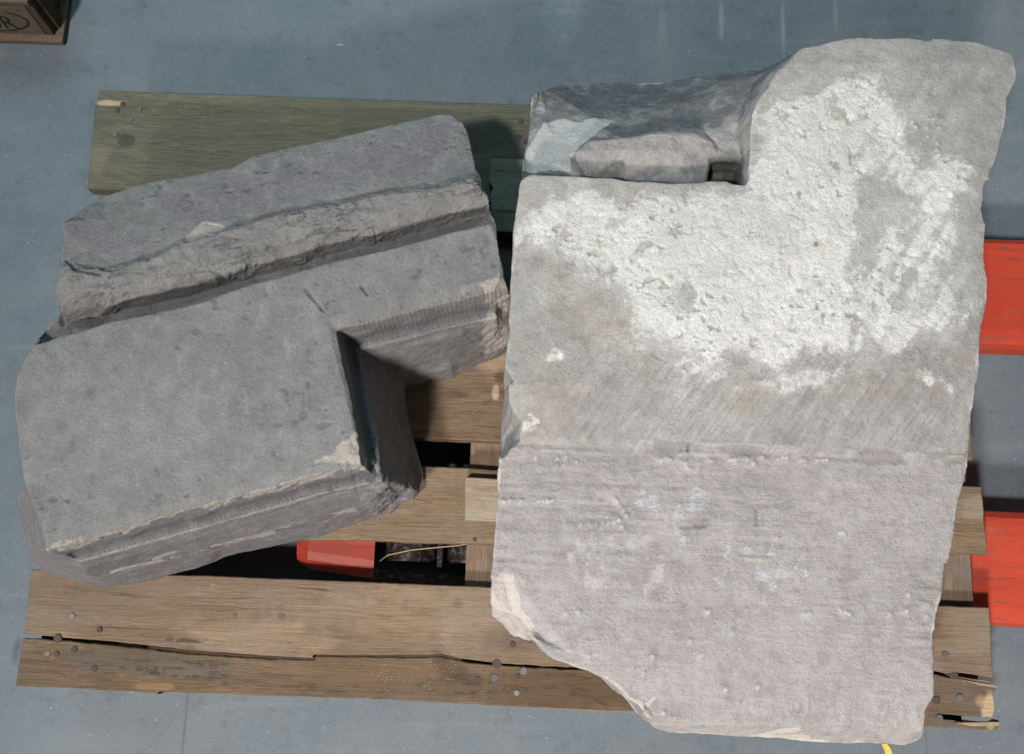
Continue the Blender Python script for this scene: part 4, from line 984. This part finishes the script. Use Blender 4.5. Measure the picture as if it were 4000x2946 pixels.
def sandstone_large():
    t = NT("pale_sandstone")
    a = t.noise(7, 5, .6); b = t.noise(38, 6, .65); g = t.noise(650, 3, .7); g2 = t.noise(240, 4, .7)
    up = t.mix(t.ramp(a, .3, .7), (0.300, 0.288, 0.274), (0.380, 0.365, 0.346))
    lo = t.mix(t.ramp(a, .3, .7), (0.350, 0.320, 0.309), (0.430, 0.392, 0.380))
    col = t.mix(t.attr('lower'), up, lo)
    tn = t.math('MULTIPLY', t.attr('tan'), t.ramp(t.noise(30, 6, .7), .3, .62))
    col = t.mix(t.math('MULTIPLY', tn, .85), col, (0.315, 0.270, 0.215))
    ledge_shade = t.mix(t.ramp(b, .35, .7), (0.120, 0.132, 0.138), (0.180, 0.185, 0.185))  # shade of the back-facing ledge put into a darker teal colour
    ledge_shade = t.mix(t.math('MULTIPLY', t.ramp(t.noise(13, 7, .75, vec=t.mapping((1, 2, 1), loc=(3, 3, 3))), .55, .70), .6), ledge_shade, (0.27, 0.275, 0.265))
    col = t.mix(t.attr('ledge'), col, ledge_shade)
    col = t.mix(t.math('MULTIPLY', t.attr('pinkish'), t.ramp(t.noise(24, 7, .75), .30, .55)), col, (0.43, 0.395, 0.375))
    sv = t.noise(26, 5, .75, vec=t.mapping((1, 11, 1), (0, 0, 0.02)))
    sm_ = t.math('MULTIPLY', t.attr('lower'), t.ramp(t.noise(5, 4, .6), .38, .6))
    col = t.mix(t.math('MULTIPLY', t.math('MULTIPLY', t.ramp(sv, .50, .70), sm_), .42), col, (0.215, 0.195, 0.19))
    col = t.mix(t.math('MULTIPLY', t.math('MULTIPLY', t.ramp(sv, .47, .32), sm_), .4), col, (0.47, 0.445, 0.43))
    lvl = t.noise(9, 6, .7, vec=t.mapping((1, 6, 1)))
    col = t.mix(t.math('MULTIPLY', t.math('MULTIPLY', t.ramp(lvl, .5, .7), t.attr('lower')), .35), col, (0.29, 0.265, 0.26))
    col = t.mix(t.math('MULTIPLY', t.ramp(b, .5, .70), .5), col, (0.48, 0.46, 0.44))
    col = t.mix(t.math('MULTIPLY', t.ramp(b, .48, .32), .5), col, (0.225, 0.215, 0.21))
    m3 = t.noise(100, 6, .8); col = t.mix(t.math('MULTIPLY', t.ramp(m3, .52, .68), .4), col, (0.52, 0.50, 0.48))
    col = t.mix(t.math('MULTIPLY', t.ramp(m3, .47, .34), .45), col, (0.20, 0.19, 0.185))
    f = t.math('ADD', t.attr('fresh'), t.math('MULTIPLY', t.math('SUBTRACT', t.noise(200, 4, .7), .5), .35))
    fc = t.mix(t.attr('ledge'), (0.56, 0.505, 0.465), (0.50, 0.52, 0.505))
    col = t.mix(t.math('MULTIPLY', t.ramp(f, .32, .6), .92), col, fc)
    f = t.math('ADD', t.attr('pale'), t.math('MULTIPLY', t.math('SUBTRACT', t.noise(300, 4, .7), .5), .5))
    col = t.mix(t.math('MULTIPLY', t.ramp(f, .25, .75), .9), col, (0.60, 0.565, 0.53))
    f = t.math('ADD', t.attr('blue'), t.math('MULTIPLY', t.math('SUBTRACT', t.noise(160, 6, .8, vec=t.mapping((1, 2.2, 1))), .5), 2.6))
    col = t.mix(t.math('MULTIPLY', t.math('MULTIPLY', t.ramp(f, .5, .95), t.ramp(t.attr('blue'), 0, .4)), .75), col, (0.56, 0.57, 0.61))
    f = t.math('ADD', t.attr('lime'), t.math('MULTIPLY', t.math('SUBTRACT', t.noise(95, 8, .82), .5), t.math('MULTIPLY', t.ramp(t.attr('lime'), 0, .3), 2.6)))
    hz = t.math('MULTIPLY', t.attr('haze'), t.ramp(t.noise(42, 8, .8), .38, .68))
    col = t.mix(t.math('MULTIPLY', hz, .85), col, (0.60, 0.585, 0.55))
    col = t.mix(t.math('MULTIPLY', t.attr('furrow'), .6), col, (0.21, 0.195, 0.185))
    lc = t.mix(t.ramp(t.noise(26, 6, .7), .35, .7), (0.72, 0.705, 0.66), (0.84, 0.835, 0.805))
    lc = t.mix(t.math('MULTIPLY', t.ramp(t.noise(210, 5, .85), .53, .64), .5), lc, (0.40, 0.395, 0.37))
    lc = t.mix(t.math('MULTIPLY', t.ramp(t.noise(14, 5, .7, vec=t.mapping((1, 1, 1), loc=(4, 2, 0))), .55, .7), .4), lc, (0.56, 0.54, 0.48))
    lc = t.mix(t.math('MULTIPLY', t.ramp(t.noise(8, 7, .75, vec=t.mapping((1, 1, 1), loc=(7, 1, 3))), .47, .66), .6), lc, (0.54, 0.53, 0.495))
    col = t.mix(t.math('MULTIPLY', t.ramp(f, .12, .70), .6), col, (0.56, 0.545, 0.51))
    col = t.mix(t.ramp(f, .38, .95), col, lc)
    pit = t.voro(115); pm_ = t.math('MULTIPLY', t.ramp(pit, .20, .10), t.ramp(t.noise(12, 3), .52, .62))
    col = t.mix(t.math('MULTIPLY', pm_, .6), col, (0.21, 0.195, 0.185))
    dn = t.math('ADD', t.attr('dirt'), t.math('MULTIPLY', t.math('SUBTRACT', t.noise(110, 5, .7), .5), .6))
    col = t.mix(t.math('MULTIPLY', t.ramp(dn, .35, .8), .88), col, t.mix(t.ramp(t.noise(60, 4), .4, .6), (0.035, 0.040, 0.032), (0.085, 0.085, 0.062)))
    col = t.mix(t.math('MULTIPLY', t.attr('creasedark'), .55), col, (0.20, 0.185, 0.19))
    col = t.mix(t.math('MULTIPLY', t.attr('crack'), .8), col, (0.10, 0.08, 0.065))
    for (x, y, rx, ry, s, cc) in SP2:
        ff, _ = t.spot(x, y, rx, ry, .6, .35, 160)
        col = t.mix(t.math('MULTIPLY', ff, s), col, cc)
    col = t.mix(t.math('MULTIPLY', t.ramp(g, .36, .64), .32), col, (0.17, 0.163, 0.157))
    col = t.mix(t.math('MULTIPLY', t.ramp(g2, .55, .75), .25), col, (0.56, 0.54, 0.52))
    n = t.bump(g2, .8, .0018); n = t.bump(g, .6, .0007, n); n = t.bump(m3, .6, .003, n); n = t.bump(b, .6, .004, n)
    n = t.bump(t.math('MULTIPLY', sv, sm_), .5, .002, n)
    n = t.bump(t.math('MULTIPLY', t.noise(150, 6, .8), t.attr('lime')), .7, .0022, n)
    return t.finish(col, .93, n, spec=.15)
SP2 = []
for (x, y, rx, ry, s, c) in [(1787, 535, .0045, .0055, .9, (.40, .20, .08)), (1749, 428, .004, .007, .7, (.33, .22, .13)), (1862, 350, .003, .012, .6, (.42, .27, .15)), (1855, 268, .008, .008, .5, (.42, .30, .2)), (1802, 692, .004, .005, .7, (.25, .22, .13)),
                             (1630, 880, .02, .014, .4, (.30, .24, .17)), (1340, 870, .02, .03, .35, (.25, .23, .21)), (1420, 800, .01, .02, .3, (.3, .24, .18))]:
    p = WD(x, y, T2); SP2.append((p[0], p[1], rx, ry, s, c))
s2 = link("carved_stone", me2, sandstone_large())
tag(s2, "large pale sandstone slab with lime-crusted face, rounded lobe and square socket, right on the pallet", "stone")

# ================================================================== CRATE
crate = empty("wooden_crate", tuple(f0(60, 60)))
tag(crate, "small old wooden crate with black lettering standing on the floor beyond the pallet", "crate")
cl = Matrix.Translation(-crate.location)
def cchild(name, bm, mat):
    o = from_bm(name, bm, mat); o.parent = crate; o.matrix_parent_inverse = cl; return o
cw = wood("crate_wood", (0.20, 0.155, 0.105), (0.10, 0.075, 0.045), (0.30, 0.24, 0.165), seed=21.0, grey=.4)
cwd = wood("crate_wood_dark", (0.13, 0.085, 0.05), (0.07, 0.045, 0.03), (0.2, 0.14, 0.09), seed=23.0, grey=.2, along='Y')
cr = f0(214, 143) if False else W(214, 140, 0.012)
cx1, cyf = cr[0], cr[1]               # right face and front face of the crate walls
cx0 = cx1 - .36; cyb = cyf + .28; ch = .098
bm = bmesh.new(); box(bm, cx0 + .004, cx1 - .012, cyf - .0, cyf + .012, .0125, ch); front = cchild("front_panel", bm, cw)
bm = bmesh.new(); box(bm, cx0, cx1 - .0, cyf - .004, cyf + .016, ch + .0005, ch + .011); cchild("rim_rail", bm, cw)
bm = bmesh.new(); box(bm, cx1 - .0115, cx1, cyf + .0005, cyb, .0125, ch); cchild("side_panel", bm, cwd)
bm = bmesh.new(); box(bm, cx0, cx0 + .0115, cyf + .0125, cyb, .0125, ch); cchild("side_panel", bm, cwd)
bm = bmesh.new(); box(bm, cx0 + .012, cx1 - .012, cyb - .012, cyb, .0125, ch); cchild("back_panel", bm, cw)
bm = bmesh.new(); box(bm, cx1 - .034, cx1 - .0125, cyf + .0125, cyf + .034, .0125, ch + .0003); cchild("corner_post", bm, cwd)
bm = bmesh.new(); box(bm, cx1 - .0005, cx1 + .007, cyf + .012, cyf + .034, .014, ch - .002); cchild("corner_post", bm, cwd)
bm = bmesh.new(); box(bm, cx0 - .006, cx1 + .013, cyf - .010, cyb + .006, .0005, .012); cchild("base_board", bm, cw)
bm = bmesh.new(); box(bm, cx1 - .03, cx1 - .0125, cyf + .05, cyb - .02, .0125, .02); cchild("inner_batten", bm, cwd)
ink_t = NT("black_ink"); ink = ink_t.finish((0.02, 0.018, 0.016), .8)
fc = bpy.data.curves.new("lettering", 'FONT'); fc.body = "OUR"; fc.size = .050; fc.extrude = .0002; fc.space_character = 1.0; fc.align_x = 'RIGHT'
fo = bpy.data.objects.new("tmp", fc); C.objects.link(fo)
dg = bpy.context.evaluated_depsgraph_get(); fm = bpy.data.meshes.new_from_object(fo.evaluated_get(dg)); bpy.data.objects.remove(fo)
for v in fm.vertices: v.co = Vector((v.co.x * .72 + cx1 - .047, cyf - .0006 + v.co.z, v.co.y + .030))
lo_ = link("lettering", fm, ink); lo_.parent = crate; lo_.matrix_parent_inverse = cl
bm = bmesh.new()
prev = None; A = []
for k in range(40):
    an = math.radians(52 - k * 4.6)
    x = cx1 - .085 + .060 * math.cos(an) if an > -math.pi / 2 else cx1 - .085 + .2 * math.cos(an)
    z = .052 + .030 * math.sin(an); A.append((x, z))
for k in range(len(A)):
    w_ = .0016 * (1 if k < 25 else max(.35, 1 - (k - 25) * .05))
    n_ = Vector((A[min(k + 1, 39)][0] - A[max(k - 1, 0)][0], A[min(k + 1, 39)][1] - A[max(k - 1, 0)][1])); n_ = Vector((-n_.y, n_.x)).normalized() * w_
    p = bm.verts.new((A[k][0] + n_.x, cyf - .0006, A[k][1] + n_.y)); q = bm.verts.new((A[k][0] - n_.x, cyf - .0006, A[k][1] - n_.y))
    if prev: bm.faces.new((prev[0], prev[1], q, p))
    prev = (p, q)
cchild("lettering", bm, ink)

# ================================================================== SMALL THINGS
st = NT("dry_straw"); straw = st.finish((0.42, 0.31, 0.17), .7)
bm = bmesh.new(); prev = None
path = [(832, 1229, .095), (850, 1216, .110), (900, 1205, .118), (960, 1199, .123), (1005, 1195, .126), (1040, 1188, .127), (1088, 1188, .128)]
pts = [WD(*p) for p in path]
for k, p in enumerate(pts):
    r = .0007
    ring = [bm.verts.new((p[0], p[1] + r * math.cos(a), p[2] + r * math.sin(a))) for a in (0, 1.57, 3.14, 4.71)]
    if prev:
        for j in range(4): bm.faces.new((prev[j], prev[(j + 1) % 4], ring[(j + 1) % 4], ring[j]))
    prev = ring
tag(from_bm("straw_strand", bm, straw), "thin curved straw strand lying across the dark gap between the front boards", "straw")
bm = bmesh.new()
rr = random.Random(3)
for k in range(110):
    x = rr.gauss(885, 55); y = rr.gauss(1483, 16)
    if k > 120: x = rr.uniform(100, 1150); y = rr.uniform(1455, 1520)
    p = WD(x, min(max(y, 1456), 1520), ZT - .0015); L = rr.uniform(.0004, .0015); w_ = rr.uniform(.0002, .0006); a = rr.uniform(-.8, .8)
    c_, s__ = math.cos(a), math.sin(a)
    q = [bm.verts.new((p[0] + c_ * u_ * L - s__ * v_ * w_, p[1] + s__ * u_ * L + c_ * v_ * w_, p[2] + h_)) for u_, v_, h_ in ((-1, -1, .0001), (1, -1, .0001), (1, 1, .0001), (-1, 1, .0001), (0, 0, .0008))]
    for j in range(4): bm.faces.new((q[j], q[(j + 1) % 4], q[4]))
tag(from_bm("sawdust", bm, pale_t), "pale sawdust crumbs scattered on the narrow front board", "sawdust", kind='stuff')

# grit and stone crumbs lying on the floor
gt = NT("stone_grit"); gm = gt.finish(gt.mix(gt.ramp(gt.noise(90, 2), .42, .58), (0.12, 0.12, 0.115), (0.42, 0.41, 0.39)), .9)
bm = bmesh.new()
for k in range(520):
    x = rr.uniform(-.25, 1.5); y = rr.uniform(-.25, 1.15)
    if 0 < x < 1.2 and 0 < y < .8: continue
    if k % 3: 
        q0 = rr.choice([(1.0, -.05), (.3, -.04), (-.04, .3), (1.3, .3), (.4, .9), (.9, .95), (-.08, .7)]); x = rr.gauss(q0[0], .12); y = rr.gauss(q0[1], .05)
        if -.02 < x < 1.22 and -.01 < y < .81: continue
    r = rr.uniform(.0004, .0012) * (1.6 if k % 29 == 0 else 1)
    base_ = [bm.verts.new((x + r * math.cos(a) * rr.uniform(.6, 1.2), y + r * math.sin(a) * rr.uniform(.6, 1.2), .0001)) for a in (0, 1.3, 2.6, 3.8, 5.0)]
    tp = bm.verts.new((x, y, r * .9))
    for j in range(5): bm.faces.new((base_[j], base_[(j + 1) % 5], tp))
tag(from_bm("floor_grit", bm, gm), "fine grit and stone crumbs scattered over the blue-grey floor", "grit", kind='stuff')
